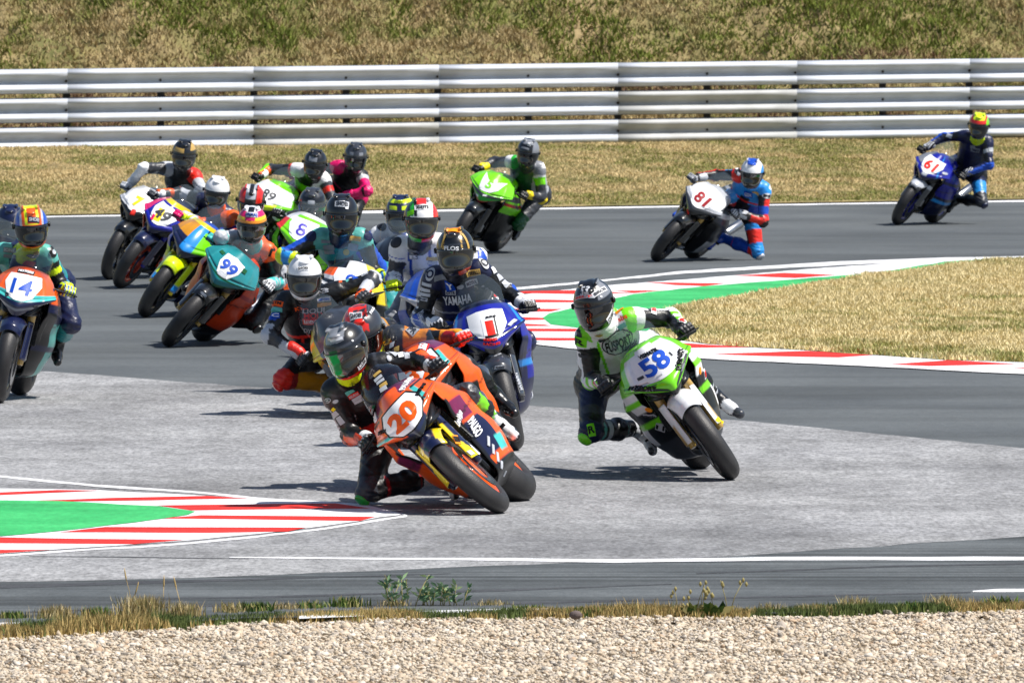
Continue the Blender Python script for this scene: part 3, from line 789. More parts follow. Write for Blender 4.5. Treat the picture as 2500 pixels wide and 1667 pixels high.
# ---- triple guard rail
MAT['galv'] = simple('galvanised_rail', (192, 198, 208), .6, metal=.1, bump=.12, bscale=30, var=.1, vscale=3)
MAT['galv_dull'] = simple('weathered_rail', (176, 178, 178), .65, metal=.05, bump=.12, bscale=30, var=.14, vscale=3)
MAT['post'] = simple('rusty_dark_post', (58, 52, 48), .7, metal=.3, var=.3)
GR = thing('guard_rail', (0, YB(0), .6), 'long silver triple height guard rail running across behind the track', 'guard rail')
off0 = np.array([0, YB(0), .6])
def railpt(x, zz): return np.array([x, YB(x), 0.0]) - [0, off0[1], 0] + [0, 0, -.035 + .006 * x + zz]
WP = [(0, 0), (-.08, .05), (-.116, .12), (-.12, .2), (-.10, .28), (-.05, .36), (-.004, .45), (0, .5), (-.004, .55), (-.05, .64), (-.10, .72), (-.12, .8), (-.116, .88), (-.08, .95), (0, 1)]
BH, BPI = .335, .4      # rail height, pitch of the rows
prof = [(a_, b_ * BH) for a_, b_ in WP]
px0, stp = -8.73 - 3 * 2.56, 2.56
for row in range(3):
    for s_ in range(14):
        x0 = px0 + s_ * stp; x1 = x0 + stp + .02
        V, Fc = [], []
        z0 = row * BPI - .02
        for xx in np.linspace(x0, x1, 6):
            for (oy, zz) in prof: V.append(railpt(xx, z0 + zz) + [0, oy - .002 * ((s_ % 2)), 0])
        m = len(prof)
        for a in range(5):
            for b in range(m - 1): Fc.append((a * m + b, (a + 1) * m + b, (a + 1) * m + b + 1, a * m + b + 1))
        o = mk('rail', V, Fc, 'galv_dull' if (s_ in (7, 10) and row != 2) or (s_ == 5 and row < 1) else 'galv', GR)
        sm = o.modifiers.new('thickness', 'SOLIDIFY'); sm.thickness = .004; sm.offset = 1
for s_ in range(29):
    x = px0 + s_ * stp / 2
    parts = [box(railpt(x, .42) + [0, .10, 0], (.10, .12, 1.28), .1)]
    for row in range(3): parts.append(box(railpt(x, row * BPI + BH / 2 - .02) + [0, .05, 0], (.11, .06, .11), .1))
    for row in range(3): parts.append(tube([railpt(x, row * BPI + BH / 2 - .02) + [0, .01, 0], railpt(x, row * BPI + BH / 2 - .02) + [0, -.025, 0]], .018, 8))
    v, f = join(parts); po = mk('post', v, f, 'post', GR, smooth=False)
# ================================================================ MOTORCYCLES (local frame: nose towards -y, origin at front tyre contact)
def rootM(X, Y, lean, yaw, dy=0.0):
    """lean > 0: top towards image left; yaw > 0: tail swings to image right"""
    g = ground(X, Y); th = R(lean)
    Mx = Matrix.Translation((g[0], g[1] + dy, .06 * (1 - math.cos(th)))) @ Matrix.Rotation(-R(yaw), 4, 'Z') @ Matrix.Rotation(-th, 4, 'Y')
    return Mx
def nose_fn(kind):
    #   t: 0 screen base .. 1 beak lip
    T = [0, .28, .55, .8, 1]
    if kind == 'naked':   # rounded nose with no lamps
        Zc, Yc, Wc, D = [.97, .885, .79, .705, .63], [.16, .04, -.035, -.06, -.05], [.15, .22, .26, .25, .19], .17
    else:
        Zc, Yc, Wc, D = [.975, .89, .795, .705, .625], [.17, .045, -.045, -.09, -.075], [.135, .195, .228, .24, .165], .20
    def f(u, v):
        a = 2 * u - 1
        z = sinterp(v, T, Zc); y = sinterp(v, T, Yc); w_ = sinterp(v, T, Wc)
        x = w_ * a
        rise = np.interp(v, [0, .5, 1], [-.035, .01, .12])
        y2 = y + D * np.abs(a) ** 2.0 + .03 * (np.sqrt(a * a + .06) - .245)
        z2 = z + rise * (a * a + 1e-4) ** np.interp(v, [0, .5, 1], [1, .85, .62])
        # crease running down each side of the plate
        y2 = y2 - .013 * np.exp(-((np.abs(a) - .74) / .06) ** 2) * np.interp(v, [0, .25, 1], [0, 1, .8]) - .022 * np.exp(-(a / .22) ** 2) * np.interp(v, [0, .62, .8, 1], [0, 0, 1, .8])
        y2 = y2 + .012 * np.exp(-((v - .70 + .10 * np.abs(a)) / .035) ** 2) * (np.abs(a) > .18) * np.clip((np.abs(a) - .18) * 6, 0, 1)
        return x, y2, z2
    return f
SV_, SZ = [0, .2, .4, .6, .8, .93, 1], [.875, .76, .62, .46, .30, .19, .15]
SYF, SYR = [.19, .165, .20, .34, .40, .45, .47], [.56, .68, .78, .86, .95, 1.0, 1.02]
SWF, SWR = [.165, .205, .175, .125, .10, .07, .0], [.19, .235, .25, .24, .19, .12, 0]
def side_fn(sg):
    def f(u, v):
        z = sinterp(v, SV_, SZ); yf = sinterp(v, SV_, SYF); yr = sinterp(v, SV_, SYR)
        y = yf + (yr - yf) * u
        q = (1 - u) ** 4; w_ = sinterp(v, SV_, SWF) * q + sinterp(v, SV_, SWR) * (1 - q) + .02 * np.sin(math.pi * u) * np.interp(v, [0, .9, 1], [1, .8, 0])
        w_ = w_ + .012 * np.exp(-((v - .33) / .05) ** 2) - .014 * np.exp(-((v - .5) / .07) ** 2) * (u > .1)
        z = z - .04 * u * (1 - v)
        return sg * w_, y, z
    return f
_C = {}
def cached(key, make, name, parent, M=None):
    if key not in _C: _C[key] = make(name, parent, M); return _C[key]
    return inst(name, _C[key], parent, M)
def tyre_prof(rr, hw, depth):
    P = []
    for k in range(15):
        a = -1.25 + 2.5 * k / 14
        P.append((hw * math.sin(a) / math.sin(1.25) * 1.0, rr - depth * (1 - math.cos(a)) / (1 - math.cos(1.25))))
    P += [(hw * .9, rr - depth * 1.45), (hw * .72, rr - depth * 1.75), (-hw * .72, rr - depth * 1.75), (-hw * .9, rr - depth * 1.45)]
    return P
def wheel(parent, name, R_, hw, cy, rimcol, disc_x, disc_r, dep, key):
    wh = bpy.data.objects.new(name, None); COL.objects.link(wh); wh.parent = parent; wh.location = (0, cy, R_); wh.empty_display_size = .1
    cached('tyre' + key, lambda n, p, M: mk(n, *revolve(tyre_prof(R_, hw, dep), 56), 'rubber', p), 'tyre', wh)
    def rim():
        r0 = R_ - dep * 1.8
        parts = [revolve([(-hw * .72, r0), (-hw * .75, r0 + .012), (-hw * .6, r0 + .004), (-hw * .5, r0 - .018), (hw * .5, r0 - .018), (hw * .6, r0 + .004), (hw * .75, r0 + .012), (hw * .72, r0), (hw * .45, r0 - .03), (-hw * .45, r0 - .03)], 40),
                 revolve([(-.04, .018), (-.04, .04), (.04, .04), (.04, .018)], 20)]
        for k in range(5):
            for da in (-.13, .13):
                a = k * 2 * math.pi / 5
                parts.append(tube([(0, .035 * math.sin(a), .035 * math.cos(a)), (0, (r0 - .02) * math.sin(a + da), (r0 - .02) * math.cos(a + da))], [.014, .010], 6))
        return join(parts)
    v, f = rim()
    mk('rim', v, f, 'paint', wh, col=lin(rimcol))
    for x in disc_x:
        cached('disc%s%.2f' % (key, x), lambda n, p, M: mk(n, *revolve([(x - .003, disc_r * .62), (x - .003, disc_r), (x + .003, disc_r), (x + .003, disc_r * .62)], 36), 'steel', p, smooth=False), 'brake_disc', wh)
    return wh

def make_bike(X, Y, lean, yaw, label, nose='orange', nose_l=(), side='orange', side_l=(), fender='black', fender_l=(), rim='black', fork='gold', plate='white', plate_pts=None, no='', noc='blue', nsize=1, nbold=.035,
              screen='clear', tank='orange', tail='black', steer=0, lamps=None, kind='std', number_dy=0, label_extra=None, dy=0.0, plate_z=0, trim=None, bolt=0):
    M = rootM(X, Y, lean, yaw, dy); Mn = np.array(M)
    root = thing('racing_motorcycle', None, label, 'motorcycle', 'racing motorcycles in the pack', M)
    wheel(root, 'front_wheel', .30, .06, 0, rim, (-.062, .062), .16, .055, 'f')
    wheel(root, 'rear_wheel', .315, .095, 1.38, rim, (.10,), .11, .075, 'r')
    # forks, calipers
    for sx in (-1, 1):
        v, f = join([tube([(sx * .10, -.02, .30), (sx * .10, .11, .58)], .022), tube([(sx * .10, .10, .56), (sx * .10, .26, .88)], .029), tube([(sx * .10, .24, .84), (sx * .10, .262, .885)], .02)])
        fk = mk('fork_leg', v, f, 'paint', root, col=lin(fork))
        cached('cal%d' % sx, lambda n, p, M_: mk(n, *join([box((sx * .092, .10, .37), (.035, .07, .12), .25), box((sx * .115, .105, .37), (.02, .05, .09), .3)]), 'alu', p, smooth=False), 'brake_caliper', fk)
    # front mudguard: shell following the tyre with two fork guards
    def fen(u, v):
        a = R(-42) + (R(66) + R(42)) * u; c = (2 * v - 1)
        wd = .072 + .02 * np.sin(math.pi * u); rr = .335 - .055 * np.abs(c) ** 2.2 - .02 * (u < .04)
        return c * wd, rr * np.sin(a), .30 + rr * np.cos(a)
    fv, ff = grid(fen, 40, 20)
    gu = []
    for sx in (-1, 1):
        def gd(u, v, sx=sx): return sx * (.085 + .045 * np.sin(math.pi * v * .9 + .2)), -.045 + .10 * v + .13 * (1 - u) - .04 * np.abs(2 * v - 1), .34 + .27 * (1 - u) - .03 * v
        gu.append(grid(gd, 16, 12))
    fv, ff = join([(fv, ff)] + gu)
    fc = layers(fender_l, fender, dict(x=fv[:, 0], y=fv[:, 1], z=fv[:, 2], ax=abs(fv[:, 0])))
    fo = mk('front_mudguard', fv, ff, 'paint', root, col=fc)
    sm = fo.modifiers.new('thickness', 'SOLIDIFY'); sm.thickness = .004
    Sf = Surf(fv, ff, M)
    # nose
    nf = nose_fn(kind)
    nv, nfc = grid(nf, 61, 45)
    e1 = nv[nfc[:, 1]] - nv[nfc[:, 0]]; e2 = nv[nfc[:, 2]] - nv[nfc[:, 0]]
    if np.cross(e1, e2)[:, 1].mean() > 0: nfc = nfc[:, ::-1]
    nc = layers(nose_l, nose, dict(x=nv[:, 0], y=nv[:, 1], z=nv[:, 2], ax=abs(nv[:, 0]), u=(np.repeat(np.linspace(-1, 1, 61), 45)), t=np.tile(np.linspace(0, 1, 45), 61)))
    nc[(abs(np.tile(np.linspace(0, 1, 45), 61) - .635) < .012) & (abs(nv[:, 0]) > .03)] *= .35      # panel gap
    no_ = mk('nose_fairing', nv, nfc, 'paint', root, col=nc)
    sm = no_.modifiers.new('thickness', 'SOLIDIFY'); sm.thickness = .006; sm.offset = -1
    SN = Surf(nv, nfc, M); SN.fn = nf; SN.Mn = Mn; SN.gv = nv; SN.gu = np.repeat(np.linspace(-1, 1, 61), 45); SN.gt = np.tile(np.linspace(0, 1, 45), 61); SN.lean = lean
    def on_nose(a, t):
        q = [np.array(nf(np.array([(x + 1) / 2]), np.array([y]))).ravel() for x, y in ((a, t), (a + .02, t), (a, t + .02))]
        n = np.cross(q[1] - q[0], q[2] - q[0]); n /= np.linalg.norm(n)
        if n[1] > 0: n = -n
        W = Mn[:3, :3]
        return W @ q[0] + Mn[:3, 3], W @ n, W @ np.array([0, 0, 1.0])
    if plate:
        pp = plate_pts or [(-.42, .5), (.42, .5), (.5, .1), (.34, -.42), (.12, -.5), (-.12, -.5), (-.34, -.42), (-.5, .1)]
        if trim: SN.lay_param(0, .46 + plate_z, 0, .285, .245, poly2d(pp, 12, .05), trim, .002)
        SN.lay_param(0, .46 + plate_z, 0, .262, .222, poly2d(pp, 12, .05), plate, .0035)
        SN.emit('number_plate', no_, M)
    if no:
        V2, F2, asp = text2d(no, nbold, .06)
        h = .125 * nsize; w_ = min(h * asp * 1.05, .22)
        SN.lay_param(0, .46 + plate_z + number_dy, 0, w_, h, (V2, F2), noc, .0065)
        SN.emit('race_number', no_, M)
    if lamps:
        for sx in (-1, 1):
            SN.lay_param(sx * .47, .80, sx * 20, .17, .045, poly2d([(-.5 * sx, -.5), (.1 * sx, -.45), (.5 * sx, -.05), (.5 * sx, .5), (-.1 * sx, .25), (-.45 * sx, -.1)], 8, .06), lamps, .0025)
            SN.lay_param(sx * .50, .80, sx * 20, .05, .022, poly2d(OVAL, 5, .2), 'grey', .004)
        SN.emit('headlight', no_, M)
    # dark ducts either side of the beak
    parts = []
    for sx in (-1, 1):
        parts.append(loft([(-.02, sx * .06, .655, .03, .014), (.08, sx * .085, .66, .045, .02), (.2, sx * .10, .67, .05, .02)], 14, 2.4, 8))
    parts.append(loft([(-.02, 0, .66, .10, .02), (.12, 0, .70, .14, .05), (.22, 0, .74, .15, .08)], 18, 2.6, 8))
    v, f = join(parts); mk('air_duct', v, f, 'black', root)
    # side panels down to the belly
    SS = {}
    for sx in (-1, 1):
        sv, sf = grid(side_fn(sx), 60, 56)
        e1 = sv[sf[:, 1]] - sv[sf[:, 0]]; e2 = sv[sf[:, 2]] - sv[sf[:, 0]]
        if np.cross(e1, e2)[:, 0].mean() * sx < 0: sf = sf[:, ::-1]
        sc = layers(side_l, side, dict(x=sv[:, 0], y=sv[:, 1], z=sv[:, 2], s=np.full(len(sv), sx), u=np.repeat(np.linspace(0, 1, 60), 56), v=np.tile(np.linspace(0, 1, 56), 60)))
        vv = np.tile(np.linspace(0, 1, 56), 60); uu = np.repeat(np.linspace(0, 1, 60), 56)
        sc[(abs(vv - .47 + .1 * uu) < .009)] *= .3
        sc[(abs(vv - .22 - .1 * uu) < .03) & (abs(uu - .62) < .12)] = lin('black')                  # vent slot
        so = mk('side_panel', sv, sf, 'side_paint', root, col=sc)
        sm = so.modifiers.new('thickness', 'SOLIDIFY'); sm.thickness = .006; sm.offset = -1
        SS[sx] = (Surf(sv, sf, M), so)
    # engine, radiator, frame, swingarm
    def engine(n, p, M_):
        parts = [box((0, .58, .46), (.30, .34, .34), .2), box((0, .42, .50), (.24, .14, .22), .2), box((0, .70, .34), (.24, .3, .2), .3), box((0, .30, .56), (.30, .05, .26), .1),
                 box((0, .29, .40), (.22, .05, .10), .1)]
        for k in range(12): parts.append(box((0, .272, .45 + k * .02), (.27, .008, .006), .1))
        for sx in (-1, 1): parts += [tube([(sx * .07, .36, .52), (sx * .075, .31, .42), (sx * .06, .38, .27), (sx * .03, .6, .22)], .02, 8), tube([(sx * .05, .36, .52), (sx * .03, .31, .42), (sx * .02, .38, .27), (0, .6, .22)], .02, 8)]
        v, f = join(parts); return mk(n, v, f, 'dark', p, smooth=False)
    cached('eng', engine, 'engine', root)
    def frame(n, p, M_):
        parts = [tube([(0, .22, .84), (0, .30, .62)], .04)]
        for sx in (-1, 1): parts += [tube([(sx * .05, .26, .82), (sx * .14, .42, .76), (sx * .15, .70, .62), (sx * .12, .82, .42)], [.035, .04, .038, .04]), tube([(sx * .06, .75, .72), (sx * .09, 1.2, .86)], .014), tube([(sx * .08, .80, .56), (sx * .08, 1.1, .78)], .012)]
        parts.append(box((0, .255, .885), (.25, .06, .025), .3))
        v, f = join(parts); return mk(n, v, f, 'dark', p)
    cached('frame', frame, 'frame', root)
    def swing(n, p, M_):
        parts = []
        for sx in (-1, 1): parts += [tube([(sx * .09, .84, .42), (sx * .125, 1.05, .40), (sx * .13, 1.40, .315)], [.035, .032, .022])]
        parts.append(tube([(-.14, 1.38, .315), (.14, 1.38, .315)], .014)); parts.append(tube([(-.115, .86, .40), (-.115, 1.38, .36)], .008)); parts.append(tube([(-.115, .86, .36), (-.115, 1.38, .27)], .008))
        v, f = join(parts); return mk(n, v, f, 'dark', p)
    cached('swing', swing, 'swingarm', root)
    def exh(n, p, M_):
        v, f = join([tube([(.03, .6, .22), (.10, .86, .24), (.17, 1.02, .36), (.19, 1.15, .48)], .024), tube([(.19, 1.13, .47), (.20, 1.18, .50), (.21, 1.42, .62), (.21, 1.46, .64)], [.03, .048, .05, .035], 16)])
        return mk(n, v, f, 'alu', p)
    cached('exh', exh, 'exhaust', root)
    # tank, seat, tail
    tv, tf = loft([(.40, 0, .82, .08, .05), (.46, 0, .845, .13, .07), (.56, 0, .855, .15, .085), (.68, 0, .85, .13, .08), (.78, 0, .84, .09, .05), (.82, 0, .83, .06, .03)], 26, 2.4)
    mk('fuel_tank', tv, tf, 'paint', root, col=lin(tank)); ST = Surf(tv, tf, M)
    cached('seat', lambda n, p, M_: mk(n, *join([loft([(.80, 0, .82, .08, .02), (.95, 0, .83, .12, .03), (1.12, 0, .86, .12, .03), (1.15, 0, .88, .10, .03)], 20, 3, 12), box((0, 1.16, .90), (.18, .04, .07), .3)]), 'black', p), 'seat', root)
    tv, tf = loft([(.98, 0, .81, .10, .02), (1.15, 0, .87, .11, .045), (1.35, 0, .92, .085, .04), (1.52, 0, .96, .035, .016)], 20, 2.8)
    mk('tail_fairing', tv, tf, 'paint', root, col=lin(tail))
    # screen
    def scf(u, v):
        a = 2 * u - 1
        w_ = np.interp(v, [0, .5, 1], [.150, .150, .105]) * (1 - .25 * np.maximum(v - .8, 0) / .2 * a ** 2)
        return w_ * np.sin(a * 1.45) / math.sin(1.45), .15 + .25 * v ** 1.15 + .13 * (1 - np.cos(a * 1.45)), .962 + .17 * v ** .8 - .035 * a * a
    sv, sf = grid(scf, 30, 20)
    so = mk('windscreen', sv, sf, screen, root)
    SC = Surf(sv, sf, M); SCo = so
    # clip-on bars with grip, lever and guard
    for sx in (-1, 1):
        def bar(n, p, M_, sx=sx): return mk(n, *join([tube([(sx * .10, .27, .865), (sx * .13, .29, .865), (sx * .20, .35, .85), (sx * .345, .40, .83)], .011), tube([(sx * .23, .363, .845), (sx * .345, .402, .83)], .0155)]), 'black', p)
        hb = cached('bar%d' % sx, bar, 'handlebar', root)
        cached('lev%d' % sx, lambda n, p, M_, sx=sx: mk(n, *tube([(sx * .15, .30, .86), (sx * .22, .305, .853), (sx * .32, .345, .838), (sx * .365, .365, .832)], [.008, .006, .0045, .005], 8), 'dark', p), 'brake_lever', hb)
        cached('peg%d' % sx, lambda n, p, M_, sx=sx: mk(n, *join([tube([(sx * .14, 1.0, .38), (sx * .25, 1.0, .385)], .012), box((sx * .145, .96, .42), (.012, .16, .1), .3)]), 'dark', p, smooth=False), 'foot_peg', root)
    return dict(M=M, Mn=Mn, root=root, nose=SN, nose_o=no_, sideL=SS[-1], sideR=SS[1], screen=(SC, SCo), tank=ST, fender=(Sf, fo), lean=lean)
# ================================================================ RIDERS
def _helmet_base():
    def extra(G, f):
        def ell(c, r):
            q = (G - np.array(c)) / np.array(r); k0 = np.sqrt((q ** 2).sum(-1)); k1 = np.sqrt(((q / np.array(r)) ** 2).sum(-1))
            return k0 * (k0 - 1) / (k1 + 1e-9)
        def sm(a, b, k):
            h = np.clip(.5 + .5 * (a - b) / k, 0, 1); return a + (b - a) * h - k * h * (1 - h)
        d = ell((0, .012, .012), (.122, .152, .138))
        d = sm(d, ell((0, -.035, -.075), (.100, .128, .088)), .035)
        d = sm(d, ell((0, -.125, -.095), (.050, .034, .030)), .03)
        for sx in (-1, 1): d = sm(d, ell((sx * .05, -.01, .146), (.014, .05, .008)), .02)
        d = sm(d, ell((0, .135, .055), (.075, .05, .022)), .02)
        d = sm(d, ell((0, -.085, .118), (.034, .026, .012)), .015)
        d = np.maximum(d, -(G[..., 2] + .145))
        return np.where(True, d, f)
    O = np.zeros(3)
    return surfnets([(O + [0, -.03, -.06], O + [0, .03, .03], .16, .16)], .0075, extra=extra)
HV, HF = _helmet_base()
_HB = BVHTree.FromPolygons([Vector(v) for v in HV], [tuple(int(i) for i in f) for f in HF])
def _shell(az0, az1, e0, e1, n, m, lift, rnd=.25):
    V = []
    for i in range(n):
        for j in range(m):
            u, v = 2 * i / (n - 1) - 1, 2 * j / (m - 1) - 1
            k = (1 - rnd * (abs(u) ** 4)); az = R((az0 + az1) / 2 + (az1 - az0) / 2 * u); el = R((e0 + e1) / 2 + (e1 - e0) / 2 * v * k)
            d = Vector((math.sin(az) * math.cos(el), -math.cos(az) * math.cos(el), math.sin(el))); c = Vector((0, 0, -.01))
            h = _HB.ray_cast(c + d * .5, -d, .6)[0]
            edge = max(abs(u), abs(v)) > .999
            V.append(np.array(h) + np.array(d) * (lift if not edge else -.002))
    F_ = [(i * m + j, (i + 1) * m + j, (i + 1) * m + j + 1, i * m + j + 1) for i in range(n - 1) for j in range(m - 1)]
    return np.array(V), F_
VV, VF = _shell(-84, 84, -31, 17, 40, 18, .0045)
GVv, GVf = _shell(-88, 88, -35, 20.5, 40, 18, .0015)
_pv = join([tube([(sx * .124, -.012, .01), (sx * .136, -.012, .01)], [.02, .016], 14) for sx in (-1, 1)])
def rot3(yaw=0, pitch=0, roll=0):
    """yaw > 0 turns the face to image left, pitch > 0 looks down, roll > 0 tips the crown to image left"""
    return np.array((Matrix.Rotation(-R(roll), 3, 'Y') @ Matrix.Rotation(-R(yaw), 3, 'Z') @ Matrix.Rotation(R(pitch), 3, 'X')))
def fit2(S, E, px, l1, l2, y0, rng_=.45, near=None):
    """joint on the photo's sight line whose distances to both ends come closest to the limb lengths"""
    best, bp = 1e9, None
    for y in np.linspace(y0 - rng_, y0 + rng_, 61):
        p = at_depth(px[0], px[1], y)
        c = (np.linalg.norm(p - S) - l1) ** 2 + (np.linalg.norm(p - E) - l2) ** 2 + .02 * (y - y0) ** 2
        if c < best: best, bp = c, p
    return bp
def ik(S, E, pole, l1, l2):
    d = E - S; L = np.linalg.norm(d); d = d / L
    L = min(L, (l1 + l2) * .999); a = (l1 * l1 - l2 * l2 + L * L) / (2 * L); h = math.sqrt(max(l1 * l1 - a * a, 0))
    q = pole - S; q = q - d * q.dot(d); q /= np.linalg.norm(q) + 1e-9
    return S + d * a + q * h
REG = dict(T=0, UA=1, FA=2, TH=3, SH=4, SD=5, NK=6, HP=7)
def make_rider(B, label, hang=1.0, side=None, px={}, dd={}, suit=(), base='black', helm='black', helm_l=(), visor='visor', face=(0, 12, 0), glove='black', glove_l=(), boot='black', boot_l=(),
               slider=None, vox=.0125, feet={}, hy=0.0, knee={}):
    M, Mn = B['M'], B['Mn']
    i = side if side is not None else (-1 if B['lean'] > 0 else 1)
    W = lambda *p: Mn[:3, :3] @ np.array(p, float) + Mn[:3, 3]
    h = hang
    # --- joints
    P = W(i * .20 * h, 1.02, .86)
    Cd = W(i * .28 * h, .66, 1.10)
    Hd = W(i * .33 * h, .46 + hy, 1.25)
    H = at_depth(*px['head'], Hd[1] + dd.get('head', 0)) if 'head' in px else Hd
    lx = Mn[:3, 0]; lat = lx * .6 + np.array([1, 0, 0]) * .4; lat[1] *= .5; lat /= np.linalg.norm(lat)
    S = {}
    for k, s in (('L', -1), ('R', 1)):
        d = Cd + lat * s * .17
        S[k] = at_depth(*px['s' + k], d[1] + dd.get('s' + k, 0)) if 's' + k in px else d + (H - Hd) * .6
    # shoulder joints sit inside the outline
    mid = (S['L'] + S['R']) / 2
    for k in 'LR':
        S[k] = S[k] + (mid - S[k]) / np.linalg.norm(mid - S[k]) * .045 - np.array([0, 0, .03])
    wd = np.linalg.norm(S['R'] - S['L'])
    C = (S['L'] + S['R']) / 2 + np.array([0, .05, -.03])
    lat = (S['R'] - S['L']) / wd
    Nk = H + np.array([0, .03, -.13]) * .9
    hips = {k: P + Mn[:3, 0] * s * .10 for k, s in (('L', -1), ('R', 1))}
    Hn = {k: W(s * .295, .388, .848) for k, s in (('L', -1), ('R', 1))}
    E, K, A, Toe = {}, {}, {}, {}
    for k, s in (('L', -1), ('R', 1)):
        wrist = Hn[k] + (S[k] - Hn[k]) * .12 + W(0, .05, .02) - W(0, 0, 0)
        if 'e' + k in px: E[k] = fit2(S[k], wrist, px['e' + k], .28, .25, (S[k][1] + wrist[1]) / 2 + dd.get('e' + k, -.03))
        else: E[k] = ik(S[k], wrist, (S[k] + wrist) / 2 + Mn[:3, 0] * s * .4 + np.array([0, -.05, -.22]), .29, .26)
        ins = (s == i)
        A[k] = W(s * .235, 1.10, .475); Toe[k] = W(s * .275, .95, .375)
        if 'f' + k in px: o = Toe[k]; Toe[k] = at_depth(*px['f' + k], o[1]); A[k] = A[k] + (Toe[k] - o) * .7
        kd = W(i * (.28 + .22 * h), .62, .70 - .06 * h) if ins else W(s * .235, .60, .72)
        if 'k' + k in px: K[k] = fit2(hips[k], A[k], px['k' + k], .43, .43, kd[1] + dd.get('k' + k, 0))
        else: K[k] = ik(hips[k], A[k], kd, .43, .43)
        K[k][2] = max(K[k][2], .085)
    # --- skin
    pr, tag_ = [], []
    def add(a, b, r1, r2, reg, s=0, pole=None): pr.append((np.array(a, float), np.array(b, float), r1, r2)); tag_.append((REG[reg], s, pole))
    up = (C - P) / np.linalg.norm(C - P)
    add(hips['L'], hips['R'], .125, .125, 'HP')
    add(P + up * .05, C - up * .10, .13, .14, 'T')
    for k, s in (('L', -1), ('R', 1)):
        add(hips[k] + up * .06, C + lat * s * (wd * .5 - .06) - up * .10, .095, .115, 'T')
    add(C - lat * (wd * .5 - .09) , C + lat * (wd * .5 - .09), .105, .105, 'T')
    add(C + np.array([0, .07, .05]), C + np.array([0, .18, .02]), .10, .11, 'T')
    add(C + up * .02, Nk, .085, .07, 'NK')
    for k, s in (('L', -1), ('R', 1)):
        Wr = E[k] + (Hn[k] + W(0, .06, .03) - W(0, 0, 0) - E[k]) * .86
        pl = E[k] - (S[k] + Hn[k]) / 2
        if np.linalg.norm(pl) < .05: pl = np.array([s, 0, -.3])
        add(S[k] - lat * s * .02, S[k] + (E[k] - S[k]) * .12, .074, .070, 'SD', s)
        add(S[k], E[k], .064, .053, 'UA', s, pl)
        add(E[k], Wr, .053, .038, 'FA', s, pl)
        add(E[k], E[k] + (E[k] - (S[k] + Wr) / 2) * .06, .055, .052, 'FA', s, pl)
        kp = K[k] - (hips[k] + A[k]) / 2
        add(hips[k], K[k], .104, .066, 'TH', s, kp)
        add(K[k], A[k] + (K[k] - A[k]) * .42, .064, .064, 'SH', s, kp)
        add(A[k] + (K[k] - A[k]) * .45, A[k] + (K[k] - A[k]) * .12, .064, .048, 'SH', s, kp)
        add(K[k], K[k] + kp * .05, .066, .062, 'TH', s, kp)
    V, Q = surfnets(pr, vox * .82, k=.03)
    D, Tt, Of = [], [], []
    for p in pr:
        d, t, o = seg_d(V, *p); D.append(d); Tt.append(t); Of.append(o)
    D = np.array(D); w_ = D.argmin(0); ar = np.arange(len(V))
    reg = np.array([t[0] for t in tag_])[w_]; sv = np.array([t[1] for t in tag_])[w_]
    t = np.array(Tt)[w_, ar]; off = np.array(Of)[w_, ar]
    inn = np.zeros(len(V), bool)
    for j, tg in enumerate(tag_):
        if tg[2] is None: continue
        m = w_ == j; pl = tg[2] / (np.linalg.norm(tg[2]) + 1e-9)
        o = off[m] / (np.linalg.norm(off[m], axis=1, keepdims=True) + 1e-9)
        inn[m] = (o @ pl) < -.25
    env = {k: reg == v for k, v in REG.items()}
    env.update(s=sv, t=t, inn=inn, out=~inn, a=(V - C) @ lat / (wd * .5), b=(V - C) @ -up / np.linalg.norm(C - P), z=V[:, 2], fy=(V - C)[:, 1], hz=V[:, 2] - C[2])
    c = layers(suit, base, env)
    # creases of the leather at the joints
    nz = np.sin(t * 60) * .0016 * np.clip(1 - np.abs(t - .5) * 1.2, 0, 1)
    base_pt = np.array([mid[0], mid[1], 0.0])
    root = thing('person', tuple(base_pt), label, 'person', 'riders in racing leathers')
    Mr = Matrix.Translation(tuple(base_pt))
    body = mk('racing_suit', V - base_pt, Q, 'leather', root, col=c)
    me = body.data; N = np.zeros(len(V) * 3, np.float32); me.vertices.foreach_get('normal', N); N = N.reshape(-1, 3)
    if len(V):                                     # creases of the leather, strongest near the joints
        L = V @ np.array([[1, 0, .3], [0, 1, 0], [-.3, 0, 1.0]])
        rd = 1 - np.abs(2 * fbm(L[:, 0] * 13 + L[:, 1] * 9, L[:, 2] * 30 - L[:, 1] * 7, 5, 2) - 1)
        lm = (reg >= 1) & (reg <= 4); amp = np.where(lm, .3 + .7 * np.abs(2 * t - 1) ** 1.5, np.where(env['b'] < .55, .18, .6))
        V = V + N * ((rd - .75) * .018 * amp)[:, None]
        me.vertices.foreach_set('co', (V - base_pt).astype(np.float32).ravel()); me.update()
    S_ = Surf(V, Q)
    # --- helmet
    RH = rot3(*face); hc = H
    env = dict(x=HV[:, 0], y=HV[:, 1], z=HV[:, 2], ax=abs(HV[:, 0]))
    he = mk('helmet', HV @ RH.T + hc - base_pt, HF, 'paint', root, col=layers(helm_l, helm, env))
    v, f = join([(GVv, GVf), _pv]); mk('visor_seal', v @ RH.T + hc - base_pt, f, 'black', he)
    vc = None
    if visor == 'visor_green': vc = np.where((VV[:, 0] < .012)[:, None], lin((10, 120, 52)), lin((24, 22, 24)))
    mk('visor', VV @ RH.T + hc - base_pt, VF, 'visor_tint' if vc is not None else visor, he, col=vc)
    SHm = Surf(HV @ RH.T + hc, HF)
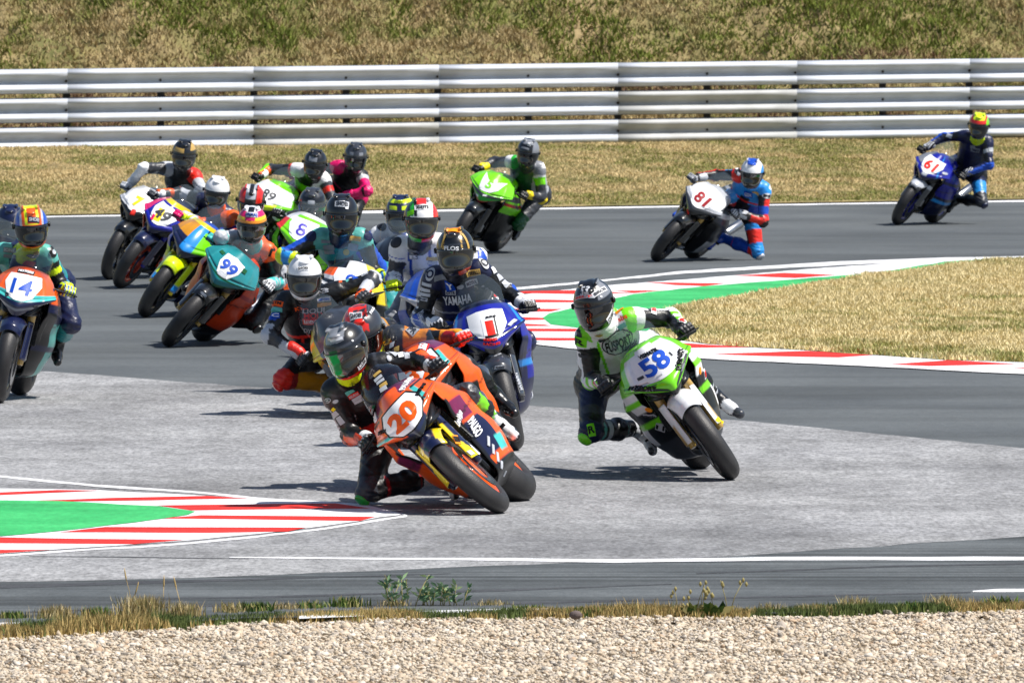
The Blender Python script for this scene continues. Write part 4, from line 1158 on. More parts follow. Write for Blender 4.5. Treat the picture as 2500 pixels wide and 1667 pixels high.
    # --- gloves: palm, four fingers round the grip, thumb underneath
    for k, s in (('L', -1), ('R', 1)):
        g = np.array([.295, .385, .848]); bx = np.array([.9, .31, -.12]); bx /= np.linalg.norm(bx)
        Ei = np.linalg.inv(Mn)[:3, :3] @ (E[k] - Mn[:3, 3]); Ei[0] *= s
        fw = np.array([bx[1] * 1.0, -bx[0], 0]); fw /= np.linalg.norm(fw); u_ = np.cross(bx, fw); u_ = u_ if u_[2] > 0 else -u_
        at = lambda x, y, z: g + bx * x + fw * y + u_ * z
        pg = []
        for j, (x, l, r) in enumerate(((-.033, .95, .0115), (-.011, 1.05, .012), (.012, 1.0, .0115), (.034, .85, .0105))):
            p0, p1, p2, p3 = at(x * .9, -.030, .030), at(x, .012 * l, .036), at(x * 1.02, .036 * l, .010), at(x * .95, .026, -.016 * l)
            pg += [(p0, p1, r * 1.2, r * 1.12), (p1, p2, r * 1.12, r), (p2, p3, r, r * .85)]
            pg.append((p1 + u_ * .002, p1 + u_ * .003, r * 1.3, r * 1.3))
        pg += [(at(-.03, -.034, .012), at(.03, -.034, .012), .024, .021), (at(-.028, -.035, .004), at(-.042, -.004, -.022), .016, .0125), (at(-.042, -.004, -.022), at(-.022, .022, -.026), .0125, .010)]
        wr = at(0, -.062, .022); dv = Ei - wr; L_ = np.linalg.norm(dv); dv /= L_
        pg += [(at(0, -.036, .014), wr, .027, .027), (wr, wr + dv * .05, .028, .040), (wr + dv * .05, wr + dv * .115, .043, .047)]
        gv, gf = surfnets(pg, .0062, k=.006, pad=.015)
        dist = (gv - wr) @ dv
        fin = (gv - g) @ fw
        env = dict(z=dist, cuff=dist > .03, wrist=(dist > .0) & (dist < .03), fing=fin > .002, knk=(np.abs(fin - .012) < .014) & ((gv - g) @ u_ > .034), back=((gv - g) @ u_ > .03) & (fin < .002), n=np.sin((gv - g) @ bx * 280) > .2, s=np.full(len(gv), s))
        gc = layers(glove_l, glove, env)
        gv = gv * [s, 1, 1]
        if s < 0: gf = gf[:, ::-1]
        mk('glove', gv @ Mn[:3, :3].T + Mn[:3, 3] - base_pt, gf, 'glove', root, col=gc)
    # --- boots
    for k, s in (('L', -1), ('R', 1)):
        a, to = A[k], Toe[k]; d = (to - a); d /= np.linalg.norm(d); sh = (K[k] - a); sh /= np.linalg.norm(sh)
        dn = -sh + d * (sh @ d); dn /= np.linalg.norm(dn) + 1e-9
        heel = a - d * .045 + dn * .055; ball = a + d * .13 + dn * .065; tip = a + d * .205 + dn * .058
        pb = [(a, a + sh * .20, .047, .062), (a, heel, .045, .036), (a + dn * .02, ball, .044, .036), (heel, ball, .032, .034), (ball, tip, .036, .030), (a + sh * .02 - d * .0, a + d * .06 + dn * .02, .048, .042)]
        bv, bf = surfnets(pb, .0085, k=.018, pad=.02)
        env = dict(z=bv[:, 2], h=(bv - a) @ sh, f=(bv - a) @ d, q=(bv - a) @ dn, s=np.full(len(bv), s))
        mk('boot', bv - base_pt, bf, 'boot', root, col=layers(boot_l, boot, env))
    # --- knee slider pucks
    if slider:
        k = 'L' if i < 0 else 'R'; s = i
        kp = K[k] - (hips[k] + A[k]) / 2; kp /= np.linalg.norm(kp) + 1e-9
        n = kp * .55 + Mn[:3, 0] * s * .55 + np.array([0, -.35, -.35]); n /= np.linalg.norm(n)
        S2 = Surf(V, Q); q, _ = S2.hit(K[k] + n * .3, -n, .4)
        if q is None: q = K[k] + n * .075
        ax_ = np.cross(n, [0, 1, 0]); ax_ /= np.linalg.norm(ax_); ay = np.cross(n, ax_)
        pts = []
        for rr, hh in ((.036, -.02), (.039, .002), (.034, .012), (.016, .017), (.002, .018)):
            for j in range(16):
                an = j * math.pi / 8; pts.append(q + ax_ * math.cos(an) * rr * 1.25 + ay * math.sin(an) * rr + n * hh)
        fs = [(r_ * 16 + j, r_ * 16 + (j + 1) % 16, (r_ + 1) * 16 + (j + 1) % 16, (r_ + 1) * 16 + j) for r_ in range(4) for j in range(16)]
        mk('knee_slider', np.array(pts) - base_pt, fs, 'paint', root, col=lin(slider))
    return dict(root=root, body=(S_, body), helm=(SHm, he), Mr=Mr, H=H, RH=RH, S=S, E=E, K=K)
# ================================================================ THE PACK
def stick(B, part, items, par=None):
    """items: (X, Y, w, h, rot, patch colour or None, text or None, text colour) in photo pixels"""
    if part in ('nose',): S, o = B['nose'], B['nose_o']
    elif part == 'L': S, o = B['sideL']
    elif part == 'R': S, o = B['sideR']
    elif part in ('screen', 'fender', 'body', 'helm'): S, o = B[part]
    M = B['M'] if 'M' in B else B['Mr']
    for qi, (X, Y, w_, h, rot, pc, tx, tc) in enumerate(items):
        lf = {'nose': .0045, 'R': .005, 'L': .005, 'body': .006, 'helm': .003}.get(part, .004) + .0006 * (qi % 5)
        if pc: S.px(X, Y, w_, h, rot, poly2d(OVAL if isinstance(pc, tuple) and pc[0] == 'o' else RECT, 5, .12), pc[1] if isinstance(pc, tuple) and pc[0] == 'o' else pc, lf)
        if tx: S.text(X, Y, w_ * (.86 if pc else 1), h * (.62 if pc else 1), rot, tx, tc, .03, lf + .0035)
    S.emit('sponsor_stickers', o, M)
C1 = lambda x, y: (640 + x * .3827, 700 + y * .3827)
C2 = lambda x, y: (1350 + x * .3571, 640 + y * .3571)
C4 = lambda x, y: (740 + x * .4211, 440 + y * .4211)
C3 = lambda x, y: (220 + x * .3571, 320 + y * .3571)
CK = lambda x, y: (640 + x * .2678, 640 + y * .2678)
C5 = lambda x, y: (x * .3442, 460 + y * .3442)
def it(C, f, rows): return [(*C(x, y), w_ * f, h * f, r, pc, tx, tc) for x, y, w_, h, r, pc, tx, tc in rows]
BW = [('wrist', 'lgrey'), ('cuff&(z<.075)', 'white'), ('knk', 'lgrey'), ('fing&(~n)&knk', 'dgrey')]          # black and white glove
BOOTW = [('(f>.06)&(q<.05)', 'white'), ('(f<.0)&(h>.06)&(h<.11)', 'white')]

# --- lead rider, 20
B = make_bike(1237, 1253, 48, 6, 'orange racing motorcycle number 20 at the very front, leaning hardest', nose='orange',
    nose_l=[('(t<.26)&(ax>.07)&(abs(u)<.9)', 'purple'), ('(t<.05)', 'purple'), ('(t>.76)&(ax<.10)', 'navy'), ('(t>.92)', 'black'), ('(t>.66)&(t<.76)&(u<-.35)', 'aqua'), ('(t>.3)&(t<.72)&(u>.62)&(u<.74)', 'aqua'), ('(ax>.13)&(t<.33)&(t>.29)', 'black'), ('(t>.78)&(u<-.3)&(t<.9)', 'orange')],
    side='orange', side_l=[('(v>.33)&(v<.50)&(u>.05)&(u<.34)', 'purple'), ('(v>.52)&(v<.80)&(u<.42)', 'navy'), ('(v>.86)', 'black'), ('(v>.72)&(v<.82)&(u>.3)&(u<.6)', 'aqua'), ('(v>.3)&(v<.9)&(u<.05)', 'black'), ('(s<0)&(v>.5)&(v<.86)', 'orange')],
    fender='yellow', fender_l=[('(ax<.052)&(z>.5)', 'navy'), ('(ax>.105)&(y>0)', 'navy')], rim='orange', fork='navy', no='20', noc='orange', nsize=1.12, nbold=.05, plate_z=.13, trim='black',
    plate_pts=[(-.36, .5), (.36, .5), (.52, .2), (.52, -.2), (.3, -.46), (-.3, -.46), (-.52, -.2), (-.52, .2)], screen='smoke', tank='orange', tail='black')
stick(B, 'nose', it(C1, .3827, [(915, 620, 110, 34, 80, None, 'PALIGO', 'white'), (725, 835, 92, 34, -18, None, 'PALIGO', 'white'), (1008, 662, 78, 28, 64, None, 'KTM', 'black'), (768, 930, 66, 26, 16, None, 'KTM', 'black'),
    (1040, 690, 22, 20, 60, 'dorange', None, None), (1005, 975, 60, 26, 44, None, 'W', 'white'), (1042, 912, 40, 24, 44, None, 'P', 'red'), (860, 1068, 48, 50, 4, 'lgrey', 'S', 'magenta'), (932, 1062, 56, 44, 4, 'dgreen', 'ITALIA', 'white'),
    (1085, 740, 120, 20, -82, None, 'Hayters', 'white'), (870, 1012, 120, 20, -4, None, 'Hayters', 'white')]))
stick(B, 'R', it(C1, .3827, [(1252, 832, 100, 40, 72, None, 'LeoVince', 'white'), (1165, 735, 48, 56, -8, 'white', 'DR', 'blue'), (1150, 815, 60, 26, 82, None, 'WPRA', 'white'), (1352, 893, 120, 62, -62, None, 'PALIGO', 'white'),
    (1440, 985, 20, 44, -30, 'lgrey', None, None), (1472, 1035, 20, 44, -30, 'lgrey', None, None), (1500, 1085, 20, 44, -30, 'lgrey', None, None), (1525, 1135, 20, 40, -30, 'lgrey', None, None), (1545, 1190, 20, 40, -30, 'lgrey', None, None),
    (1570, 1275, 80, 40, 62, 'white', 'KTM', 'black')]))
stick(B, 'fender', it(C1, .3827, [(1240, 975, 40, 54, -5, 'amber', 'PIRELLI', 'black'), (1130, 1040, 70, 44, 38, 'lgrey', None, None), (1395, 1110, 40, 40, -40, ('o', 'lgrey'), 'S', 'navy'), (1330, 1060, 40, 26, -40, 'lgrey', None, None)]))
stick(B, 'screen', it(C1, .3827, [(735, 555, 58, 24, 40, 'gold', None, None), (742, 585, 62, 24, 40, 'lgrey', None, None), (756, 605, 60, 20, 36, 'lgrey', None, None), (775, 628, 56, 24, 34, 'gold', None, None), (775, 652, 52, 22, 34, 'lgrey', None, None), (790, 715, 84, 40, 46, 'purple', 'PALIGO', 'lgrey')]))
r = make_rider(B, 'rider in black suit with orange forearms, neon collar and green mirrored visor', px=dict(head=(845, 852), sR=(935, 868), sL=(795, 955), eL=(858, 1060), eR=(1023, 880), kL=(900, 1198), kR=(1140, 965), fR=(1240, 1050)), face=(26, 16, 15), slider='green', visor='visor_green',
    suit=[('FA&(t>.12)&(~inn)', 'orange'), ('FA&(t>.7)', 'dorange'), ('NK&(t>.62)', 'neon'), ('T&(b>.5)&(b<.62)', 'red'), ('T&(b>.62)&(abs(a)<.5)', 'red'), ('UA&(t>.25)&(t<.36)&out', 'lgrey'), ('UA&(t>.45)&(t<.85)&out&(abs(np.sin(t*40))>.55)', 'lgrey'), ('SD&(t>.3)&(t<.7)', 'dgrey'), ('SH&(s>0)&(t<.75)', 'lime'), ('TH&(s>0)&(t>.8)', 'dgrey'), ('SH&(s<0)&(t>.32)&(t<.40)', 'dred'), ('TH&(s<0)&(t>.86)', 'dgrey')],
    helm='black', helm_l=[('(z>.085)&(y<-.02)&(ax<.06)', 'grey'), ('(z<-.118)', 'red'), ('(z>.05)&(z<.062)', 'dgrey')], glove_l=BW, boot_l=BOOTW, vox=.0105)  # grey crown patch: silver reflections painted into the black helmet's colour
stick(r, 'helm', it(CK, .2678, [(910, 920, 120, 46, 52, 'white', 'CUBE', 'black'), (675, 705, 120, 26, 16, 'lgrey', None, None), (822, 716, 18, 18, 0, ('o', 'white'), None, None), (918, 770, 18, 18, 0, ('o', 'white'), None, None)]))
stick(r, 'body', it(CK, .2678, [(800, 1178, 84, 28, 28, 'jade', None, None), (832, 1208, 104, 34, 28, 'red', 'REUSCH', 'lgrey'), (862, 1236, 96, 26, 28, 'lgrey', None, None), (880, 1262, 96, 26, 28, 'lgrey', None, None), (600, 1258, 50, 46, 20, ('o', 'lgrey'), 'O', 'black'), (668, 1268, 56, 34, 20, ('o', 'lgrey'), None, None),
    (650, 1340, 30, 30, -40, 'yellow', None, None), (668, 1382, 50, 44, -50, 'lgrey', None, None), (715, 1440, 80, 46, -55, 'lgrey', None, None), (1140, 810, 48, 60, 10, 'lgrey', None, None), (1156, 876, 38, 50, 10, ('o', 'lgrey'), None, None)]) +
    it(C1, .3827, [(835, 425, 30, 50, 20, 'lgrey', None, None), (885, 435, 34, 30, 10, 'white', None, None), (925, 440, 34, 30, 10, 'lgrey', None, None), (1090, 480, 70, 40, 30, None, 'KTM', 'black'), (635, 1010, 76, 30, -40, None, 'KTM', 'black'), (680, 555, 44, 20, 80, None, 'TECH', 'black'), (575, 615, 50, 18, -14, None, 'TECH', 'black'), (1040, 1290, 40, 60, -20, None, 'M', 'grey')]))

# --- 58
B = make_bike(1795, 1171, 35, -6, 'lime green and white racing motorcycle number 58 on the right of the lead rider', nose='lime',
    nose_l=[('(t<.64+.08*abs(u))&(abs(u)<.86)&(t>.1)', 'white'), ('(t<.62)&(ax<.06)', 'white'), ('(abs(t-.70-.08*abs(u))<.010)&(ax>.07)', 'black'), ('(t>.5)&(t<.8)&(ax<.035)', 'lime'), ('(t>.93)', 'black'), ('(t<.05)', 'lime')],
    side='white', side_l=[('(v<.34)', 'lime'), ('(v>.2)&(v<.28)', 'white'), ('(v>.40)&(u<.34)', 'black'), ('(v>.34)&(v<.52)&(u>.3)', 'dgrey'), ('(v>.5)&(v<.56)', 'lime'), ('(v>.72)', 'dgrey'), ('(v>.80)&(v<.86)&(u>.5)', 'white'), ('(u>.88)&(v<.6)', 'lime')],
    fender='white', fender_l=[('(ax>.115)&(z<.47)', 'gold')], rim='black', fork='gold', plate='white', no='58', noc='blue', nsize=1.05, nbold=.035, lamps='dgrey', screen='clear', tank='lime', tail='white', plate_z=-.04,
    plate_pts=[(-.40, .5), (.40, .5), (.5, .1), (.36, -.5), (-.36, -.5), (-.5, .1)])
stick(B, 'nose', it(C2, .3571, [(618, 858, 150, 54, 3, None, 'FÜSPORT', 'black'), (868, 662, 150, 54, 79, None, 'FÜSPORT', 'black'), (655, 622, 130, 30, 24, None, 'VISMATIK', 'black'), (785, 960, 96, 20, 14, 'white', 'LEOVINCE', 'magenta'), (928, 852, 84, 22, 56, 'red', 'LEOVINCE', 'white'),
    (770, 925, 150, 34, 14, 'dgrey', None, None), (905, 832, 110, 34, 58, 'dgrey', None, None), (740, 930, 60, 18, 14, 'lgrey', None, None), (892, 838, 40, 18, 58, 'lgrey', None, None), (730, 772, 36, 10, 33, 'lgrey', None, None), (808, 630, 16, 34, 33, 'dgrey', None, None), (600, 792, 40, 22, 33, 'dgrey', None, None), (848, 938, 22, 22, 30, 'white', None, None), (615, 945, 40, 26, 20, 'lgrey', None, None)]))
stick(B, 'R', it(C2, .3571, [(1100, 850, 120, 50, -78, None, 'FÜSPORT', 'white'), (1003, 742, 34, 54, 0, ('o', 'amber'), None, None), (1035, 765, 50, 40, 68, 'white', 'SBS', 'red'), (1225, 1200, 70, 24, 75, 'lgrey', 'HEL', 'black'), (1180, 1060, 60, 26, 75, 'white', None, None)]))
stick(B, 'L', it(C2, .3571, [(655, 1008, 46, 34, 10, ('o', 'amber'), None, None), (660, 1050, 90, 20, 6, 'lgrey', 'MOTUL', 'dgrey'), (735, 1125, 70, 60, -12, 'lgrey', '11', 'black')]))
stick(B, 'fender', it(C2, .3571, [(925, 995, 60, 26, 30, None, 'HEL', 'jade'), (1140, 1105, 40, 46, -20, 'yellow', None, None), (950, 1245, 40, 34, -20, 'yellow', None, None)]))
r = make_rider(B, 'rider in white and lime green suit with black helmet on number 58', px=dict(head=(1450, 742), sR=(1556, 760), sL=(1415, 812), eL=(1444, 925), eR=(1640, 776), kL=(1442, 1052), fR=(1800, 1003)), face=(12, 18, 10), slider='lime', base='white', visor='visor',
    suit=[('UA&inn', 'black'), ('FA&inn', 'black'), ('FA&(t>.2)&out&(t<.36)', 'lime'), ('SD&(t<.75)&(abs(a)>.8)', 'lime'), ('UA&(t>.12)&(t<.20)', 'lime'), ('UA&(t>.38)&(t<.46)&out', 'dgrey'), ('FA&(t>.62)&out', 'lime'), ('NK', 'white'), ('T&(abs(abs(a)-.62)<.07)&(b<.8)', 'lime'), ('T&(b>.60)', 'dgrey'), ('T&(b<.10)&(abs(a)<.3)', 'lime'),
          ('HP', 'black'), ('TH', 'black'), ('SH', 'black'), ('TH&(t>.3)&(t<.55)&out&(s<0)&(a<-1.2)', 'blue'), ('TH&(t>.3)&(t<.62)', 'navy'), ('TH&(t>.62)&(t<.78)', 'dgrey'), ('SH&(t<.14)&out', 'navy'), ('SH&(t>.4)&(t<.56)&out', 'lgrey'), ('TH&(t>.95)&out', 'navy'), ('SH&(t>.2)&(t<.3)&out', 'jade')],
    helm='black', helm_l=[('(z>.06)&(x>.055)&(y<.02)', 'grey'), ('(z<-.12)', 'white')], glove='black', glove_l=[('knk', 'dgrey'), ('cuff&n', 'dgrey')], boot='white', boot_l=[('(h>.10)', 'black'), ('(f>.0)&(f<.09)&(q<.035)', 'black'), ('(q>.05)', 'dgrey'), ('(f>.17)', 'dgrey'), ('(h>.05)&(h<.07)', 'lgrey')], vox=.0105)
stick(r, 'helm', it(C2, .3571, [(215, 192, 62, 50, 12, None, '53', 'lgrey'), (322, 198, 84, 34, 28, 'white', 'BROS', 'dgrey'), (205, 238, 120, 22, 10, 'lgrey', 'BELT', 'red'), (392, 372, 90, 34, 62, 'white', 'CUBE', 'black'), (352, 130, 40, 40, 30, None, '*', 'white'), (329, 235, 14, 14, 0, ('o', 'white'), None, None), (358, 312, 14, 14, 0, ('o', 'white'), None, None)]))
stick(r, 'body', it(C2, .3571, [(445, 545, 232, 128, 22, ('o', 'dgrey'), None, None), (445, 546, 216, 112, 22, ('o', 'lgrey'), 'FÜSPORT', 'black'), (520, 565, 120, 34, 26, None, 'Kawasaki', 'dgrey'), (478, 380, 64, 34, 28, None, 'sbs', 'red'), (472, 436, 60, 34, 34, 'jade', None, None), (455, 332, 66, 24, 30, 'amber', None, None), (312, 500, 60, 24, 6, ('o', 'gold'), None, None), (336, 530, 50, 20, 14, 'dgrey', None, None),
    (545, 288, 50, 70, -50, 'lime', 'R', 'black'), (185, 545, 76, 60, -15, 'lime', 'R', 'black'), (688, 325, 40, 60, -10, 'white', 'SBS', 'red'), (192, 605, 64, 12, -8, 'black', None, None), (198, 640, 60, 20, -8, 'dgrey', None, None), (885, 398, 40, 60, 60, 'white', 'R', 'red'), (300, 838, 80, 24, -38, 'white', 'MOTUL', 'red'), (262, 1145, 50, 70, 10, 'lime', 'R', 'black')]))

# --- blue 1
B = make_bike(1262, 1099, 13, -3, 'royal blue racing motorcycle with white front plate and red number 1, almost upright', nose='royal',
    nose_l=[('(t<.1)', 'navy'), ('(abs(ax-.155-.1*t)<.007)&(t<.7)', 'sky'), ('(t>.70)&(ax>.03)&(t<.76)', 'navy'), ('(t>.90)&(ax<.06)', 'black')], side='royal', side_l=[('(v>.3)&(u<.2)', 'navy'), ('(v>.66)', 'navy'), ('(v>.5)&(v<.56)', 'sky')],
    fender='dgrey', fender_l=[('(z>.62)&(ax<.04)', 'lgrey')], rim='royal', fork='dgrey', plate='white', no='', screen='clear', tank='navy', tail='royal', plate_z=.02,
    plate_pts=[(-.44, .42), (-.2, .5), (.2, .5), (.44, .42), (.46, -.1), (.3, -.42), (0, -.5), (-.3, -.42), (-.46, -.1)])
stick(B, 'nose', it(C1, .3827, [(1455, 268, 80, 128, 11, 'black', None, None), (1448, 262, 74, 112, 11, 'white', None, None), (1452, 264, 48, 96, 11, 'red', None, None), (1460, 345, 76, 16, 6, None, 'KIEFER', 'red'), (1465, 366, 90, 16, 6, None, 'RACING', 'red'),
    (1330, 378, 100, 30, -10, None, 'YAMAHA', 'lgrey'), (1600, 305, 96, 34, 46, None, 'YAMAHA', 'lgrey'), (1590, 228, 60, 30, 40, 'lgrey', None, None), (1296, 325, 26, 40, -10, 'lgrey', None, None), (1460, 196, 60, 12, 10, None, 'SBS', 'dgrey')]))
stick(B, 'screen', it(C1, .3827, [(1272, 160, 40, 64, 30, 'lgrey', None, None), (1330, 175, 26, 64, 28, 'lgrey', None, None), (1478, 125, 22, 70, 6, 'jade', None, None), (1525, 100, 26, 70, 4, 'lgrey', None, None)]))
stick(B, 'fender', it(C1, .3827, [(1512, 512, 84, 22, 6, 'lgrey', '1000', 'dgrey'), (1450, 690, 110, 28, -76, None, 'YAMAHA', 'lgrey'), (1625, 640, 110, 28, -66, None, 'YAMAHA', 'lgrey')]))
r = make_rider(B, 'rider in navy suit and glossy black helmet with thin gold lines on the blue machine', hang=.35, px=dict(head=(1112, 612), sR=(1186, 645), sL=(1042, 668), eL=(1028, 775), eR=(1238, 715), fR=(1288, 945)), face=(8, 8, 4), slider='blue', base='navy',
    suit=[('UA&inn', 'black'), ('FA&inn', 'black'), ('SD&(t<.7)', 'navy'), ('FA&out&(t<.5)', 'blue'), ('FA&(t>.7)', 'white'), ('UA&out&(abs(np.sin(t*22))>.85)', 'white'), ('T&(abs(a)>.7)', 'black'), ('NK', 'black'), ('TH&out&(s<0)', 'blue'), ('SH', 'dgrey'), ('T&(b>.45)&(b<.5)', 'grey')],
    helm='black', helm_l=[('(abs(ax-.055-.1*(.1-z))<.004)&(z>.03)&(y<.05)', 'gold'), ('(z>.135)&(ax<.04)&(y<0)', 'amber'), ('(z<-.10)&(x>.03)', 'dorange'), ('(abs(z-.06)<.004)', 'dgrey')], visor='visor_smoke', glove_l=BW, boot='lgrey', boot_l=[('h>.06', 'navy')], vox=.0115)
stick(r, 'helm', it(C4, .4211, [(860, 395, 84, 24, -2, None, 'FLOS', 'white'), (882, 290, 60, 22, 0, 'amber', None, None), (948, 356, 10, 110, 14, 'gold', None, None), (815, 350, 8, 80, -8, 'gold', None, None)]))
stick(r, 'body', it(C4, .4211, [(895, 695, 165, 44, 6, None, 'YAMAHA', 'white'), (988, 536, 80, 36, 10, 'gold', 'PIRELLI', 'dgrey'), (852, 610, 50, 50, 0, 'blue', 'Y', 'white'), (975, 590, 72, 30, 18, 'lgrey', 'MOTUL', 'navy'), (910, 614, 40, 26, 0, ('o', 'lgrey'), None, None), (855, 648, 60, 24, 2, 'lgrey', 'GYTR', 'navy'), (815, 560, 60, 26, -4, 'grey', None, None),
    (1050, 478, 38, 70, 10, ('o', 'white'), 'O', 'dgrey'), (738, 545, 44, 84, -16, ('o', 'lgrey'), 'O', 'navy'), (1105, 520, 30, 40, 30, 'white', None, None), (1140, 560, 30, 40, 35, 'lgrey', None, None), (1175, 600, 30, 40, 40, 'lgrey', None, None), (715, 605, 50, 18, -15, 'lgrey', None, None), (708, 635, 54, 18, -15, 'lgrey', None, None), (700, 662, 54, 18, -12, 'lgrey', None, None), (700, 690, 40, 20, -12, 'lgrey', 'HP', 'navy'), (690, 800, 90, 30, -66, None, 'YAMAHA', 'lgrey')]))

# --- orange behind the leader
B = make_bike(1195, 1205, 30, 3, 'orange racing motorcycle with purple panels half hidden behind the leading one', nose='orange', nose_l=[('(t<.26)&(ax>.06)', 'purple'), ('(t>.86)', 'black'), ('(t>.3)&(t<.7)&(u>.62)&(u<.74)', 'aqua')],
    side='orange', side_l=[('(v>.4)&(u<.3)', 'black'), ('(v>.7)', 'black')], fender='orange', rim='orange', fork='navy', no='32', noc='orange', nsize=1, plate_z=.04, trim='black', screen='smoke', tank='orange', tail='orange')
stick(B, 'nose', it(C1, .3827, [(1035, 400, 90, 40, 84, 'red', 'PALIGO', 'white'), (1020, 400, 90, 36, 84, None, 'PALIGO', 'white')]))
stick(B, 'screen', it(C1, .3827, [(802, 352, 50, 24, 28, 'gold', 'PIRELLI', 'dgrey'), (830, 372, 40, 26, 28, 'lgrey', None, None), (860, 400, 40, 26, 28, 'gold', None, None)]))
r = make_rider(B, 'rider in grey helmet with red top, amber sleeves and red gloves', px=dict(head=(886, 806), sR=(978, 800), sL=(850, 880), eR=(1052, 828), eL=(880, 960)), face=(4, 30, 10), slider='red', base='black',
    suit=[('UA&(t>.15)', 'amber'), ('FA', 'amber'), ('FA&inn&(t<.5)', 'black'), ('SD', 'dgrey'), ('NK', 'neon'), ('T&(b>.4)', 'dgrey')], helm='dgrey', helm_l=[('(z>.03)&(y<.07)&(x<.05)&(np.sin(x*95+1)+np.sin(y*110)+np.sin((x+z)*70)>-.7)', 'red'), ('(z<-.09)', 'lgrey'), ('(x>.09)', 'dgrey')],
    glove='red', glove_l=[('knk', 'lgrey'), ('cuff', 'dred')], vox=.0115, feet={})
stick(r, 'helm', it(C1, .3827, [(598, 186, 82, 40, 6, 'lgrey', 'SHOEI', 'dgrey'), (700, 150, 60, 18, 62, None, 'PAULI', 'white')]))
stick(r, 'body', it(C1, .3827, [(835, 235, 44, 70, 30, ('o', 'lgrey'), 'O', 'dgrey'), (960, 280, 60, 44, -30, 'lgrey', 'PR', 'dgrey'), (800, 352, 50, 26, 28, 'amber', 'PIRELLI', 'black')]))

# --- black suit, white helmet, red knee
B = make_bike(1028, 1022, 47, 3, 'yellow, grey and mustard racing motorcycle mostly hidden behind the lead rider', nose='grey', nose_l=[('(t<.45)', 'dgrey'), ('(u<-.3)&(t>.35)&(t<.6)', 'purple'), ('(u<-.72)', 'yellow'), ('(u<-.2)&(t>.8)', 'red')],
    side='mustard', side_l=[('(v<.2)', 'yellow'), ('(v>.25)&(v<.4)&(u<.5)', 'grey'), ('(v>.85)', 'black')], fender='yellow', rim='black', fork='black', no='', plate='', screen='clear', tank='dgrey', tail='mustard')
r = make_rider(B, 'rider in black suit with plain white helmet and red knee slider left of the leader', px=dict(head=(743, 676), sL=(680, 728), sR=(828, 702), eL=(660, 818), kL=(696, 925)), face=(-2, 10, 0), slider='red', base='black',
    suit=[('FA&(t<.45)&out', 'dgrey'), ('FA&(t>.45)&out', 'lgrey'), ('T&(b>.44)&(b<.50)', 'red'), ('T&(b>.50)&(abs(a)>.5)&(abs(a)<.6)', 'red'), ('T&(b>.6)', 'dgrey'), ('UA&out&(t>.78)', 'lgrey'), ('UA&(t>.2)&(t<.3)&out', 'orange'), ('UA&(t>.38)&(t<.46)&out', 'jade'), ('UA&(t>.56)&(t<.68)&out', 'blue'), ('TH&(t>.94)&(s<0)', 'red'), ('SH&(t<.2)&(s<0)', 'dred'), ('SH&(t>.2)&(t<.9)&(s<0)', 'mustard'), ('TH&(t<.5)&(s<0)', 'dgrey')],
    helm='white', helm_l=[('(z>.03)&(z<.036)', 'grey')], visor='visor_smoke', glove='lgrey', glove_l=[('fing', 'dgrey'), ('knk', 'orange'), ('cuff&(z>.08)', 'orange'), ('wrist', 'black'), ('back', 'red')], vox=.0115)
stick(r, 'helm', it(CK, .2678, [(372, 55, 106, 36, 4, 'white', 'SHOEI', 'black')]))
stick(r, 'body', it(CK, .2678, [(468, 440, 200, 44, 4, None, 'LIQUI', 'lgrey'), (480, 482, 200, 44, 4, None, 'MOLY', 'red'), (362, 412, 120, 22, 2, None, 'KTM', 'orange'), (132, 374, 90, 40, -2, 'orange', 'KTM', 'black'), (126, 430, 90, 32, -2, 'jade', None, None), (120, 486, 80, 44, 2, 'blue', 'C', 'white'), (572, 262, 74, 44, 6, None, '3', 'lgrey'),
    (565, 335, 120, 40, 8, 'lgrey', 'e', 'blue'), (565, 382, 130, 30, 8, 'mustard', None, None), (450, 540, 160, 50, 3, 'red', 'RAVENOL', 'white'), (455, 620, 150, 34, 2, None, 'DYNO', 'lgrey'), (152, 285, 100, 60, -20, ('o', 'lgrey'), 'O', 'black'), (340, 382, 80, 24, 4, 'dgrey', None, None), (600, 148, 96, 30, 6, None, 'IXS', 'lgrey')]))

# --- 14 at the left edge
B = make_bike(-6, 984, -12, 3, 'orange and teal racing motorcycle number 14 cut by the left edge', nose='orange', nose_l=[('(t>.56)&(t<.72)', 'aqua'), ('(t>.72)', 'navy'), ('(t>.3)&(t<.42)&(ax>.2)', 'navy'), ('(t>.86)&(t<.9)', 'grey')], side='jade', side_l=[('(v<.2)', 'orange'), ('(v>.2)&(v<.4)', 'navy'), ('(v>.3)&(u<.3)', 'black'), ('(v>.62)&(v<.68)', 'navy')],
    fender='navy', rim='black', fork='gold', no='14', noc='blue', nsize=1.0, nbold=.02, screen='smoke', tank='navy', tail='orange', plate_z=-.02)
stick(B, 'nose', it(C5, .3442, [(185, 592, 110, 30, -12, 'black', 'MOTORS', 'white'), (60, 890, 80, 24, -42, None, 'PYNTEC', 'navy'), (210, 945, 110, 22, 10, None, 'PYNTEC', 'navy'), (48, 752, 26, 34, -14, ('o', 'dgrey'), None, None), (252, 834, 26, 22, -14, ('o', 'dgrey'), None, None)]))
